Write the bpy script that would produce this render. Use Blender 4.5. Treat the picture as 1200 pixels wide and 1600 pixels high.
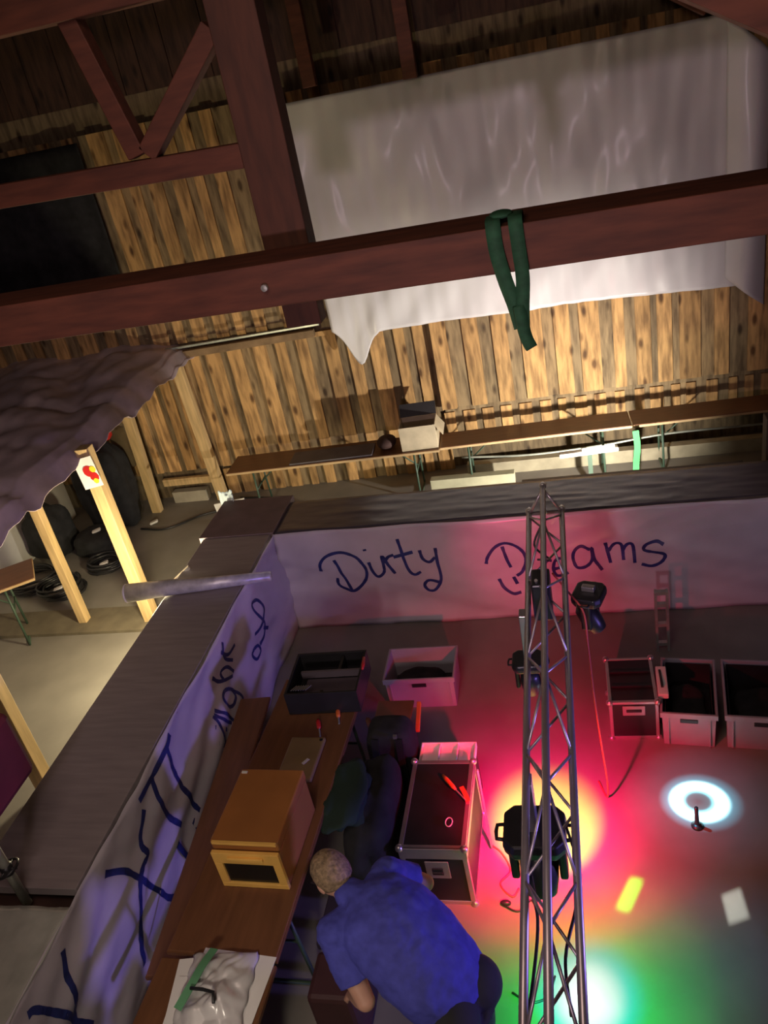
import bpy, bmesh, math, random
from mathutils import Vector, Matrix, noise
random.seed(7)
for o in list(bpy.data.objects): bpy.data.objects.remove(o)
scene = bpy.context.scene
C = scene.collection
PI = math.pi
V = Vector

# ------------------------------------------------------------------ camera
cd = bpy.data.cameras.new('camera'); cam = bpy.data.objects.new('camera', cd); C.objects.link(cam)
cd.sensor_fit = 'VERTICAL'; cd.sensor_height = 36; cd.lens = 36 * 1285 / 1600
R = [[0.9682595857844579, -0.0794214847679658, -0.23699283173497449],
     [0.16763666753684558, -0.49694664289578727, 0.8514352481614489],
     [-0.18539504371382542, -0.8641390292492631, -0.46785939756992173]]
H = 4.7
m = Matrix(((R[0][0], -R[0][1], -R[0][2], 0), (R[1][0], -R[1][1], -R[1][2], 0),
            (R[2][0], -R[2][1], -R[2][2], H), (0, 0, 0, 1)))
cam.matrix_world = m
cd.clip_start = 0.05
scene.camera = cam

# ------------------------------------------------------------------ view, world
vs = scene.view_settings
vs.view_transform = 'Standard'; vs.look = 'None'; vs.gamma = 1; vs.use_curve_mapping = False
vs.exposure = 0.0
w = bpy.data.worlds.new('world'); scene.world = w; w.use_nodes = True
w.node_tree.nodes['Background'].inputs[0].default_value = (0.8, 0.55, 0.5, 1)
w.node_tree.nodes['Background'].inputs[1].default_value = 0.03

# ------------------------------------------------------------------ lights
def light(name, typ, loc, target, power, col, **k):
    d = bpy.data.lights.new(name, typ); o = bpy.data.objects.new(name, d); C.objects.link(o)
    o.location = loc; d.energy = power; d.color = col
    if target is not None:
        o.rotation_euler = (V(target) - V(loc)).to_track_quat('-Z', 'Y').to_euler()
    for a, b in k.items(): setattr(d, a, b)
    return o

def gobo(o, kind, **k):
    """procedural gobo: light pattern as a function of the direction inside the lamp"""
    d = o.data; d.use_nodes = True; nt = d.node_tree; n = nt.nodes; L = nt.links
    em = [x for x in n if x.type == 'EMISSION'][0]
    tc = n.new('ShaderNodeTexCoord'); sp = n.new('ShaderNodeSeparateXYZ'); L.new(tc.outputs['Normal'], sp.inputs[0])
    def M(op, a, b=None):
        q = n.new('ShaderNodeMath'); q.operation = op
        for i, v in enumerate((a, b)):
            if v is None: continue
            if isinstance(v, (int, float)): q.inputs[i].default_value = v
            else: L.new(v, q.inputs[i])
        return q.outputs[0]
    X = M('DIVIDE', sp.outputs[0], sp.outputs[2]); Y = M('DIVIDE', sp.outputs[1], sp.outputs[2])
    if kind == 'radial':
        r = M('SQRT', M('ADD', M('MULTIPLY', X, X), M('MULTIPLY', Y, Y)))
        r = M('DIVIDE', r, k['R'])
        cr = n.new('ShaderNodeValToRGB'); L.new(r, cr.inputs[0])
        st = k['stops']; e = cr.color_ramp.elements
        e[0].position = st[0][0]; e[0].color = (*st[0][1], 1)
        e[1].position = st[-1][0]; e[1].color = (*st[-1][1], 1)
        for p, c in st[1:-1]:
            q = e.new(p); q.color = (*c, 1)
        L.new(cr.outputs[0], em.inputs[0])
        cr2 = n.new('ShaderNodeValToRGB'); L.new(r, cr2.inputs[0])
        st = k['power']; e = cr2.color_ramp.elements
        e[0].position = st[0][0]; e[0].color = (st[0][1],) * 3 + (1,)
        e[1].position = st[-1][0]; e[1].color = (st[-1][1],) * 3 + (1,)
        for p, c in st[1:-1]:
            q = e.new(p); q.color = (c, c, c, 1)
        L.new(cr2.outputs[0], em.inputs[1])
    else:                                             # a slanted lozenge
        a, b, rot = k['a'], k['b'], k['rot']
        c, s = math.cos(rot), math.sin(rot)
        u = M('ADD', M('MULTIPLY', X, c), M('MULTIPLY', Y, s)); v = M('SUBTRACT', M('MULTIPLY', Y, c), M('MULTIPLY', X, s))
        u = M('ADD', u, M('MULTIPLY', v, k.get('shear', 0)))
        mu = M('SMOOTH_MIN', 1.0, M('MAXIMUM', 0.0, M('MULTIPLY', M('SUBTRACT', a, M('ABSOLUTE', u)), 3.0 / a)))
        mv = M('SMOOTH_MIN', 1.0, M('MAXIMUM', 0.0, M('MULTIPLY', M('SUBTRACT', b, M('ABSOLUTE', v)), 3.0 / b)))
        L.new(M('MULTIPLY', mu, mv), em.inputs[1])

# warm flood lamp behind the long bar, cut off on top by an added plate, shining up at the plank wall
light('wall_flood_light', 'SPOT', (0.45, 7.30, 0.50), (-1.0, 9.6, 0.9), 530, (1.0, 0.92, 0.80), spot_size=math.radians(138), spot_blend=0.9, shadow_soft_size=0.04)
# warm lamp behind the left counter
light('aisle_light', 'POINT', (-4.0, 5.7, 0.95), None, 160, (1.0, 0.85, 0.52), shadow_soft_size=0.10)
# red, green and cyan moving heads on the truss
o = light('red_beam', 'SPOT', (-0.40, 3.24, 1.0), (-0.43, 3.88, 0), 880, (1, 1, 1), spot_size=math.radians(140), spot_blend=0.6, shadow_soft_size=0.03)
gobo(o, 'radial', R=2.0, stops=[(0.0, (1, .60, .20)), (0.12, (1, .52, .15)), (0.17, (1, .0, .13)), (0.35, (1, .0, .06)), (0.6, (1, .02, .04)), (1.0, (1, .03, .05))],
     power=[(0, 1.0), (0.12, 0.8), (0.17, 0.6), (0.33, 0.22), (0.55, 0.05), (0.8, 0.012), (1.0, 0.002)])
o = light('green_beam', 'SPOT', (-0.27, 2.2, 1.15), (-0.20, 2.74, 0), 430, (1, 1, 1), spot_size=math.radians(120), spot_blend=0.6, shadow_soft_size=0.03)
gobo(o, 'radial', R=1.6, stops=[(0.0, (.9, 1, 1)), (0.07, (.6, 1, .9)), (0.11, (0.0, .9, .65)), (0.16, (.0, .95, .08)), (0.5, (.10, .95, .06)), (1.0, (.5, .9, .08))],
     power=[(0, 1.0), (0.10, 0.7), (0.2, 0.36), (0.34, 0.10), (0.48, 0.012), (1.0, 0.0)])
o = light('ring_beam', 'SPOT', (-0.02, 4.22, 1.42), (0.585, 4.13, 0), 2200, (1, 1, 1), spot_size=math.radians(60), spot_blend=0.3, shadow_soft_size=0.012)
gobo(o, 'radial', R=0.355, stops=[(0.0, (.12, .45, .62)), (0.17, (.15, .6, .8)), (0.22, (.5, .9, 1)), (0.28, (.5, .9, 1)), (0.34, (.1, .5, .75)), (1.0, (.25, .4, .7))],
     power=[(0, 0.05), (0.13, 0.09), (0.18, 1.0), (0.285, 1.0), (0.34, 0.16), (0.46, 0.02), (1.0, 0.0)])
o = light('white_gobo', 'SPOT', (-0.1, 3.9, 1.55), (0.675, 3.35, 0), 220, (.92, 1, .95), spot_size=math.radians(20), spot_blend=0.0, shadow_soft_size=0.004)
gobo(o, 'lozenge', a=0.060, b=0.036, rot=0.6, shear=0.55)
o = light('green_gobo', 'SPOT', (-0.1, 3.9, 1.55), (0.08, 3.41, 0), 700, (.04, 1, .03), spot_size=math.radians(20), spot_blend=0.0, shadow_soft_size=0.02)
gobo(o, 'lozenge', a=0.085, b=0.026, rot=0.75, shear=0.2)
# red wash along the long bar, from low down
light('red_wash', 'SPOT', (-0.75, 4.3, 0.9), (-0.45, 6.3, 0.88), 60, (1, .05, .18), spot_size=math.radians(50), spot_blend=0.8, shadow_soft_size=0.05)
# violet stage wash, low on the right
light('violet_wash', 'SPOT', (2.7, 2.6, 1.0), (-2.8, 3.5, 0.95), 330, (.32, .22, 1.0), spot_size=math.radians(62), spot_blend=0.8, shadow_soft_size=0.15)
light('violet_wash_far', 'SPOT', (2.6, 4.4, 0.95), (0.9, 6.3, 0.7), 9, (.5, .48, 1.0), spot_size=math.radians(90), spot_blend=0.8, shadow_soft_size=0.15)
# hall flood far behind the camera, below beam height; then added unseen fills
light('hall_flood', 'SPOT', (-0.5, -1.5, 2.94), (-0.6, 9.6, 3.9), 400, (1.0, .72, .84), spot_size=math.radians(66), spot_blend=1.0, shadow_soft_size=0.12)
light('left_fill', 'SPOT', (-1.2, -1.4, 4.5), (-5.6, 6.3, 2.0), 330, (1.0, .78, .80), spot_size=math.radians(48), spot_blend=1.0, shadow_soft_size=0.2)  # added fill that brightens the canopy and the left counter top
light('overhead_fill', 'AREA', (-1.2, 0.6, 6.3), (-0.8, 4.8, 0.5), 52, (1.0, .72, .60), size=2.0)  # added soft fill from above, no such lamp in the hall
light('table_fill', 'SPOT', (-1.3, .1, 2.6), (-1.75, 2.6, .6), 95, (1.0, .86, .70), spot_size=math.radians(62), spot_blend=1.0, shadow_soft_size=0.15)  # added fill for the orange case, papers, floor and shirt

# ------------------------------------------------------------------ materials
MATS = {}
def mat(name, col, rough=0.6, metal=0.0, var=0.15, scale=6.0, bump=0.0, stretch=(1, 1, 1), coat=0.0, trans=0.0, emit=None, spec=0.5, col2=None):
    if name in MATS: return MATS[name]
    M = bpy.data.materials.new(name); M.use_nodes = True
    nt = M.node_tree; n = nt.nodes; L = nt.links; b = n['Principled BSDF']
    tc = n.new('ShaderNodeTexCoord'); mp = n.new('ShaderNodeMapping'); mp.inputs['Scale'].default_value = stretch
    L.new(tc.outputs['Object'], mp.inputs[0])
    nz = n.new('ShaderNodeTexNoise'); nz.inputs['Scale'].default_value = scale; nz.inputs['Detail'].default_value = 6
    L.new(mp.outputs[0], nz.inputs[0])
    cr = n.new('ShaderNodeValToRGB')
    c2 = col2 or tuple(min(1, c * (1 + var)) for c in col)
    c1 = tuple(c * (1 - var) for c in col)
    cr.color_ramp.elements[0].position = 0.3; cr.color_ramp.elements[0].color = (*c1, 1)
    cr.color_ramp.elements[1].position = 0.7; cr.color_ramp.elements[1].color = (*c2, 1)
    L.new(nz.outputs[0], cr.inputs[0]); L.new(cr.outputs[0], b.inputs['Base Color'])
    b.inputs['Roughness'].default_value = rough; b.inputs['Metallic'].default_value = metal
    b.inputs['Specular IOR Level'].default_value = spec
    if coat: b.inputs['Coat Weight'].default_value = coat; b.inputs['Coat Roughness'].default_value = 0.2
    if trans: b.inputs['Transmission Weight'].default_value = trans
    if bump:
        bp = n.new('ShaderNodeBump'); bp.inputs['Strength'].default_value = bump; bp.inputs['Distance'].default_value = 0.01
        L.new(nz.outputs[0], bp.inputs['Height']); L.new(bp.outputs[0], b.inputs['Normal'])
    if emit:
        b.inputs['Emission Color'].default_value = (*emit[0], 1); b.inputs['Emission Strength'].default_value = emit[1]
    MATS[name] = M
    return M

def plank_mat():
    """each plank of the wall gets its own tone, with knots and long grain"""
    M = bpy.data.materials.new('wall_planks'); M.use_nodes = True
    nt = M.node_tree; n = nt.nodes; L = nt.links; b = n['Principled BSDF']
    at = n.new('ShaderNodeAttribute'); at.attribute_name = 'tone'
    tc = n.new('ShaderNodeTexCoord'); mp = n.new('ShaderNodeMapping'); mp.inputs['Scale'].default_value = (9, 9, 1.3)
    L.new(tc.outputs['Object'], mp.inputs[0])
    nz = n.new('ShaderNodeTexNoise'); nz.inputs['Scale'].default_value = 2.2; nz.inputs['Detail'].default_value = 8; L.new(mp.outputs[0], nz.inputs[0])
    cr = n.new('ShaderNodeValToRGB')
    sh_ = n.new('ShaderNodeMath'); sh_.operation = 'MULTIPLY_ADD'; sh_.inputs[1].default_value = .8; sh_.inputs[2].default_value = .2; L.new(at.outputs['Fac'], sh_.inputs[0]); L.new(sh_.outputs[0], cr.inputs[0])
    e = cr.color_ramp.elements
    e[0].position = 0; e[0].color = (.06, .028, .015, 1); e[1].position = 1; e[1].color = (.62, .37, .15, 1)
    for p_, c_ in ((.19, (.17, .125, .07)), (.48, (.30, .215, .115)), (.64, (.42, .25, .10))):
        q = e.new(p_); q.color = (*c_, 1)
    vo = n.new('ShaderNodeTexVoronoi'); mp2 = n.new('ShaderNodeMapping'); mp2.inputs['Scale'].default_value = (6.5, 6.5, 2.6)
    L.new(tc.outputs['Object'], mp2.inputs[0]); L.new(mp2.outputs[0], vo.inputs[0]); vo.inputs['Scale'].default_value = 1.0
    kr = n.new('ShaderNodeValToRGB'); L.new(vo.outputs['Distance'], kr.inputs[0])
    kr.color_ramp.elements[0].position = .10; kr.color_ramp.elements[0].color = (.25, .2, .17, 1)
    kr.color_ramp.elements[1].position = .24; kr.color_ramp.elements[1].color = (1, 1, 1, 1)
    gr = n.new('ShaderNodeValToRGB'); L.new(nz.outputs[0], gr.inputs[0])
    gr.color_ramp.elements[0].position = .32; gr.color_ramp.elements[0].color = (.45, .42, .4, 1)
    gr.color_ramp.elements[1].position = .62; gr.color_ramp.elements[1].color = (1.12, 1.1, 1.05, 1)
    m1 = n.new('ShaderNodeMix'); m1.data_type = 'RGBA'; m1.blend_type = 'MULTIPLY'; m1.inputs[0].default_value = 1
    L.new(cr.outputs[0], m1.inputs[6]); L.new(kr.outputs[0], m1.inputs[7])
    m2 = n.new('ShaderNodeMix'); m2.data_type = 'RGBA'; m2.blend_type = 'MULTIPLY'; m2.inputs[0].default_value = 1
    L.new(m1.outputs[2], m2.inputs[6]); L.new(gr.outputs[0], m2.inputs[7]); L.new(m2.outputs[2], b.inputs['Base Color'])
    b.inputs['Roughness'].default_value = .8
    return M
M_PLANK = plank_mat()
M_CONC = mat('concrete', (.215, .195, .172), .7, var=.16, scale=1.7, bump=.1, col2=(.255, .235, .205))
M_BEAM = mat('beam_wood', (.115, .034, .016), .7, var=.35, scale=3, stretch=(1, 6, 6))
M_POSTD = mat('brown_post_wood', (.085, .028, .013), .7, var=.3, scale=3, stretch=(6, 6, 1))
M_PINE = mat('pine', (.60, .42, .20), .65, var=.22, scale=3, stretch=(8, 8, .8))
M_SHEET = mat('white_plastic_sheet', (.66, .64, .66), .45, var=.05, scale=2, coat=.15)
M_FOIL = mat('bar_foil', (.56, .52, .58), .35, var=.10, scale=2.5, coat=.4)
M_CLEAR = mat('milky_foil', (.50, .52, .47), .25, var=.2, scale=5, coat=.7)
M_CANOPY = mat('canopy_foil', (.62, .50, .51), .4, var=.3, scale=2.2, coat=.2)
M_TOP = mat('dark_table_lacquer', (.30, .26, .27), .38, var=.12, scale=3, stretch=(1, 8, 1))
M_BROWN = mat('brown_table_lacquer', (.17, .072, .032), .4, var=.15, scale=3, stretch=(8, 1, 1))
M_EDGE = mat('light_wood_edge', (.55, .38, .2), .6)
M_GREEN = mat('green_steel', (.05, .09, .06), .5, var=.1)
M_BLACK = mat('black_laminate', (.018, .016, .018), .45, var=.2)
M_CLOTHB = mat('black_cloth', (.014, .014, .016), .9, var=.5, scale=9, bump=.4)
M_BPLAS = mat('black_plastic', (.02, .02, .022), .35, var=.2)
M_ALU = mat('aluminium', (.62, .60, .60), .32, metal=.85, var=.08)
M_TRUSS = mat('truss_aluminium', (.50, .46, .48), .35, metal=.7, var=.12)
M_CRATE = mat('crate_plastic', (.33, .31, .36), .45, var=.06)
M_WHITE = mat('white_plastic', (.72, .70, .68), .4, var=.04)
M_PAPER = mat('paper', (.80, .78, .76), .8, var=.04)
M_BLUE = mat('blue_paint', (.02, .03, .16), .5, var=.3, scale=14)
M_ORANGE = mat('orange_wood', (.34, .13, .035), .5, var=.12, scale=4)
M_YELL = mat('yellow_frame', (.85, .50, .12), .45, var=.08)
M_MAROON = mat('maroon_cloth', (.14, .018, .022), .8, var=.15, bump=.2)
M_SKIN = mat('skin', (.55, .30, .22), .5, var=.10, scale=12)
M_HAIR = mat('hair', (.22, .15, .085), .75, var=.5, scale=55, bump=.9, stretch=(1, 1, 1))
M_SHIRT = mat('blue_knit', (.055, .06, .36), .85, var=.18, scale=20, bump=.3)
M_SHORTS = mat('dark_shorts', (.022, .022, .026), .9, var=.2, bump=.2)
M_ORPL = mat('orange_plastic', (.75, .16, .04), .4)
M_RED = mat('red_plastic', (.5, .02, .02), .4)
M_STRAP = mat('green_strap', (.02, .09, .04), .8, var=.3, scale=20)
M_LGREEN = mat('bright_green', (.05, .38, .10), .7)
M_CABRED = mat('red_cable', (.55, .08, .06), .5)
M_TUBE = mat('silver_foil_tube', (.62, .62, .62), .35, metal=.25, var=.25, scale=14, bump=.5)
M_STEEL = mat('galvanised_steel', (.45, .48, .42), .4, metal=.6, var=.2, scale=10)
M_BEIGE = mat('beige_card', (.50, .42, .29), .7)
M_GLASS = mat('lens_glass', (.10, .16, .28), .08, spec=.9)
M_DARKW = mat('dark_wood', (.05, .022, .018), .8, var=.3)
M_PURPL = mat('grey_board', (.10, .085, .10), .5)
M_LAMP = mat('fluorescent', (.9, .9, .8), .4, emit=((1, .95, .75), 1.3))

# ------------------------------------------------------------------ mesh helpers
class MB:
    def __init__(s): s.v = []; s.f = []
    def add(s, vs, fs):
        k = len(s.v); s.v += [V(a) for a in vs]; s.f += [tuple(i + k for i in f) for f in fs]; return s
    def box(s, lo, hi):
        (a, b, c), (d, e, f) = lo, hi
        return s.add([(a, b, c), (d, b, c), (d, e, c), (a, e, c), (a, b, f), (d, b, f), (d, e, f), (a, e, f)],
                     [(0, 3, 2, 1), (4, 5, 6, 7), (0, 1, 5, 4), (1, 2, 6, 5), (2, 3, 7, 6), (3, 0, 4, 7)])
    def bar(s, p, q, w, h, up=(0, 0, 1)):
        p, q = V(p), V(q); d = (q - p).normalized(); up = V(up)
        if abs(d.dot(up)) > .95: up = V((0, 1, 0))
        a = d.cross(up).normalized(); b = a.cross(d).normalized(); a *= w / 2; b *= h / 2
        return s.add([p - a - b, p + a - b, p + a + b, p - a + b, q - a - b, q + a - b, q + a + b, q - a + b],
                     [(0, 3, 2, 1), (4, 5, 6, 7), (0, 1, 5, 4), (1, 2, 6, 5), (2, 3, 7, 6), (3, 0, 4, 7)])
    def tube(s, path, r, n=10, closed=False):
        P = [V(p) for p in path]; rs = r if isinstance(r, (list, tuple)) else [r] * len(P)
        k0 = len(s.v); N = len(P); prev = None
        for i, p in enumerate(P):
            if closed: d = P[(i + 1) % N] - P[i - 1]
            else: d = P[min(i + 1, N - 1)] - P[max(i - 1, 0)]
            d.normalize()
            if prev is None:
                a = d.orthogonal().normalized()
            else:
                a = (prev - d * prev.dot(d))
                a = a.normalized() if a.length > 1e-6 else d.orthogonal().normalized()
            prev = a; b = d.cross(a)
            for j in range(n):
                t = 2 * PI * j / n; s.v.append(p + (a * math.cos(t) + b * math.sin(t)) * rs[i])
        for i in range(N if closed else N - 1):
            i2 = (i + 1) % N
            for j in range(n):
                s.f.append((k0 + i * n + j, k0 + i * n + (j + 1) % n, k0 + i2 * n + (j + 1) % n, k0 + i2 * n + j))
        if not closed:
            s.f.append(tuple(k0 + j for j in reversed(range(n)))); s.f.append(tuple(k0 + (N - 1) * n + j for j in range(n)))
        return s
    def loft(s, rings):
        k0 = len(s.v); n = len(rings[0])
        for r in rings: s.v += [V(p) for p in r]
        for i in range(len(rings) - 1):
            for j in range(n):
                s.f.append((k0 + i * n + j, k0 + i * n + (j + 1) % n, k0 + (i + 1) * n + (j + 1) % n, k0 + (i + 1) * n + j))
        s.f.append(tuple(k0 + j for j in reversed(range(n)))); s.f.append(tuple(k0 + (len(rings) - 1) * n + j for j in range(n)))
        return s
    def ell(s, c, r, mtx=None, nu=20, nv=12):
        c = V(c); k0 = len(s.v); mtx = mtx or Matrix.Identity(3)
        rings = []
        for i in range(1, nv):
            t = PI * i / nv
            rings.append([c + mtx @ V((r[0] * math.sin(t) * math.cos(2 * PI * j / nu), r[1] * math.sin(t) * math.sin(2 * PI * j / nu), -r[2] * math.cos(t))) for j in range(nu)])
        return s.loft(rings)
    def lathe(s, c, prof, axis=(0, 0, 1), n=24):
        c = V(c); ax = V(axis).normalized(); a = ax.orthogonal().normalized(); b = ax.cross(a)
        return s.loft([[c + ax * z + (a * math.cos(2 * PI * j / n) + b * math.sin(2 * PI * j / n)) * max(r, 1e-4) for j in range(n)] for r, z in prof])
    def grid(s, fn, nu, nv):
        k = len(s.v)
        for i in range(nu + 1):
            for j in range(nv + 1): s.v.append(V(fn(i / nu, j / nv)))
        for i in range(nu):
            for j in range(nv):
                a = k + i * (nv + 1) + j; s.f.append((a, a + nv + 1, a + nv + 2, a + 1))
        return s

def obj(name, mb, material, parent=None, smooth=False, bevel=0, solid=0, loc=None, sub=0):
    """one mesh object. Vertices are given in world space unless the parent carries a rotation (local builders)"""
    me = bpy.data.meshes.new(name)
    if parent is not None: org = ORG.get(parent.name, V((0, 0, 0)))
    elif loc is not None: org = V(loc)
    else:
        xs = [p.x for p in mb.v]; ys = [p.y for p in mb.v]; zs = [p.z for p in mb.v]
        org = V(((min(xs) + max(xs)) / 2, (min(ys) + max(ys)) / 2, min(zs)))
    me.from_pydata([p - org for p in mb.v], [], mb.f); me.update()
    bm = bmesh.new(); bm.from_mesh(me); bmesh.ops.recalc_face_normals(bm, faces=bm.faces); bm.to_mesh(me); bm.free()
    o = bpy.data.objects.new(name, me); C.objects.link(o); me.materials.append(material)
    if parent is not None: o.parent = parent; ORG[o.name] = org
    else: o.location = org; ORG[o.name] = org
    if smooth: me.polygons.foreach_set('use_smooth', [True] * len(me.polygons))
    if solid:
        md = o.modifiers.new('solid', 'SOLIDIFY'); md.thickness = solid; md.offset = 0
    if bevel:
        md = o.modifiers.new('bevel', 'BEVEL'); md.width = bevel; md.segments = 2; md.limit_method = 'ANGLE'
    if sub:
        md = o.modifiers.new('sub', 'SUBSURF'); md.levels = sub; md.render_levels = sub
    return o
ORG = {}
def tag(o, label, cat, group=None, kind=None):
    o['label'] = label; o['category'] = cat
    if group: o['group'] = group
    if kind: o['kind'] = kind
    return o
def thing(name, label, cat, loc=(0, 0, 0), rz=0, group=None, world=True):
    o = bpy.data.objects.new(name, None); C.objects.link(o); o.empty_display_size = .1
    o.location = loc; o.rotation_euler = (0, 0, rz)
    ORG[o.name] = V(loc) if world else V((0, 0, 0))       # world=True: parts written in world space
    return tag(o, label, cat, group)
def struct(name, mb, material, **k):
    o = obj(name, mb, material, **k); o['kind'] = 'structure'; return o
def copy_tree(root, loc, rz=0, label=None, group=None):
    r = root.copy(); C.objects.link(r); r.location = loc; r.rotation_euler = (0, 0, rz)
    if label: r['label'] = label
    if group: r['group'] = group
    for ch in root.children:
        c = ch.copy(); C.objects.link(c); c.parent = r
        for g in ch.children:
            d = g.copy(); C.objects.link(d); d.parent = c
    return r
def spline(pts, n=6):
    P = [V(p) for p in pts]
    if len(P) < 3: return P
    Q = [P[0] * 2 - P[1]] + P + [P[-1] * 2 - P[-2]]; out = []
    for i in range(1, len(Q) - 2):
        a, b, c, d = Q[i - 1:i + 3]
        for k in range(n):
            t = k / n
            out.append(.5 * ((2 * b) + (c - a) * t + (2 * a - 5 * b + 4 * c - d) * t * t + (3 * b - a - 3 * c + d) * t ** 3))
    out.append(P[-1]); return out
def nz(x, y=0, z=0): return noise.noise(V((x, y, z)))

# ------------------------------------------------------------------ setting
struct('floor', MB().box((-9.2, -2, -.1), (6, 10.6, 0)), M_CONC)
WA = math.atan(.04)
def WP(x, z, off=0.0): return V((x, 9.66 + .04 * x - off, z))     # point on the plank wall, off = distance in front of it

def plank_wall():
    me = bpy.data.meshes.new('wall_back'); vs = []; fs = []; tone = []
    def pl(x0, x1, z0, z1, o0, o1, t):
        k = len(vs)
        for off in (o0, o1):
            for (x, z) in ((x0, z0), (x1, z0), (x1, z1), (x0, z1)): vs.append(WP(x, z, off))
        for f in [(0, 3, 2, 1), (4, 5, 6, 7), (0, 1, 5, 4), (1, 2, 6, 5), (2, 3, 7, 6), (3, 0, 4, 7)]:
            fs.append(tuple(i + k for i in f)); tone.append(t)
    rnd = random.Random(3)
    def field(xa, xb, z0, z1, pitch, base, dim_tone=0):
        x = xa
        while x < xb:
            wd = pitch * rnd.uniform(.72, 1.28)
            x2 = min(x + wd, xb)
            pl(x, x2, z0, z1, base - .02, base + .002, dim_tone or rnd.uniform(0.05, .42))         # under board
            pl(x - .035 + rnd.uniform(0, .02), x + wd * rnd.uniform(.34, .60), z0, z1, base + .004, base + .03, dim_tone * .9 or rnd.uniform(.55, 1))  # cover board
            x = x2
    field(-9.2, -1.62, .42, 2.02, .27, 0)
    field(-9.2, -1.62, 2.16, 4.66, .30, 0)
    field(-1.60, 6.0, .86, 4.66, .32, .05)
    field(-9.2, 6.0, 4.95, 7.2, .36, -.02, -1)  # gable boards toned dark to stand in for dim light
    field(-1.60, 6.0, .40, .80, .22, .03)
    field(-4.7, -1.62, .0, .38, .25, .0)
    pl(-1.62, -1.44, .86, 4.4, .05, .11, .78)                                          # broad edge board
    pl(-9.2, -1.62, 2.0, 2.06, -.02, .05, .6)
    pl(-1.6, 6.0, .80, .86, -.02, .035, .25)
    pl(-9.2, 6, 4.64, 4.97, -.12, -.05, 0)
    pl(-9.2, 6, 2.06, 2.2, -.05, -.02, 0)
    pl(-9.2, 6, -.05, 7.2, -.14, -.06, 0)
    me.from_pydata([v for v in vs], [], fs); me.update()
    at = me.attributes.new('tone', 'FLOAT', 'FACE')
    for i, t in enumerate(tone): at.data[i].value = t
    me.materials.append(M_PLANK)
    o = bpy.data.objects.new('wall_back', me); C.objects.link(o); o['kind'] = 'structure'
plank_wall()
struct('wall_left', MB().box((-9.3, -2, 0), (-9.2, 10.2, 7.2)), M_DARKW)
struct('wall_right', MB().box((6, -2, 0), (6.1, 10.2, 7.2)), M_DARKW)
struct('wall_front', MB().box((-9.3, -2.1, 0), (6.1, -2, 7.2)), M_DARKW)
struct('ceiling', MB().box((-9.3, -2.1, 7.2), (6.1, 10.2, 7.3)), M_DARKW)
struct('trim_1', MB().box((-7.0, 6.36, 0), (-3.65, 6.80, .035)), mat('threshold', (.15, .125, .085), .8, var=.2))
# sill along the foot of the plank wall
struct('baseboard_back', MB().box((-1.4, 9.30, 0), (6, 9.42, .16)), mat('grey_sill', (.33, .29, .2), .8, var=.2))

def timber(name, p, q, w, h, label, cat, M=M_BEAM, up=(0, 0, 1), bv=.006):
    o = obj(name, MB().bar(p, q, w, h, up), M, bevel=bv); tag(o, label, cat); return o

# ---- roof timbers
timber('tie_beam', (-4.6, 4.43, 3.81), (3.2, 4.47, 3.79), .42, .23, 'long brown tie beam crossing the whole picture with a green strap over it', 'beam')
pt = thing('truss_post', 'broad brown post rising behind the tie beam left of the plastic sheet', 'post', (-1.54, 4.76, 3.46))
obj('post_shaft', MB().bar((-1.54, 4.76, 3.82), (-1.54, 4.76, 6.2), .27, .16, (0, 1, 0)), M_POSTD, pt, bevel=.006)
obj('post_foot', MB().bar((-1.55, 4.76, 3.44), (-1.55, 4.76, 3.82), .22, .14, (0, 1, 0)), M_POSTD, pt, bevel=.006)
obj('bolt', MB().lathe((-1.56, 4.215, 3.80), [(.001, -.012), (.018, -.01), (.02, 0), (.02, .01)], (0, 1, 0), 12), M_STEEL, pt)
timber('collar_beam', (-4.83, 4.76, 4.49), (-1.68, 4.76, 4.42), .12, .13, 'dim horizontal collar timber left of the broad post, under two slanting struts', 'beam')
timber('roof_strut', (-2.46, 4.76, 5.26), (-2.29, 4.76, 4.52), .11, .11, 'steep slanting strut, left leg of the dim V above the collar timber', 'strut')
timber('roof_strut', (-1.68, 4.76, 5.04), (-2.23, 4.76, 4.52), .11, .11, 'slanting strut running up right to the broad post, right leg of the dim V', 'strut')
timber('rafter', (-4.83, 4.72, 5.36), (-1.69, 4.72, 5.33), .14, .24, 'dark rafter along the top left corner of the picture', 'beam')
timber('rafter', (.40, 3.6, 4.93), (1.95, 3.6, 4.02), .16, .30, 'big brown rafter slanting down in the top right corner', 'beam')
timber('roof_strut', (0.55, 9.2, 5.2), (1.45, 9.2, 4.62), .14, .14, 'reddish strut at the top edge beside the corner rafter above the sheet', 'strut')
for i, (x, z0, lb) in enumerate([(-1.33, 4.55, 'reddish stud above the plastic sheet, just right of the picture top middle'), (-2.35, 4.66, 'dim stud above the sheet nearest to the broad post')]):
    timber('gable_stud', (x, 9.1, z0), (x, 9.1, 7.1), .14, .10, lb, 'stud', up=(0, 1, 0))

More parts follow.
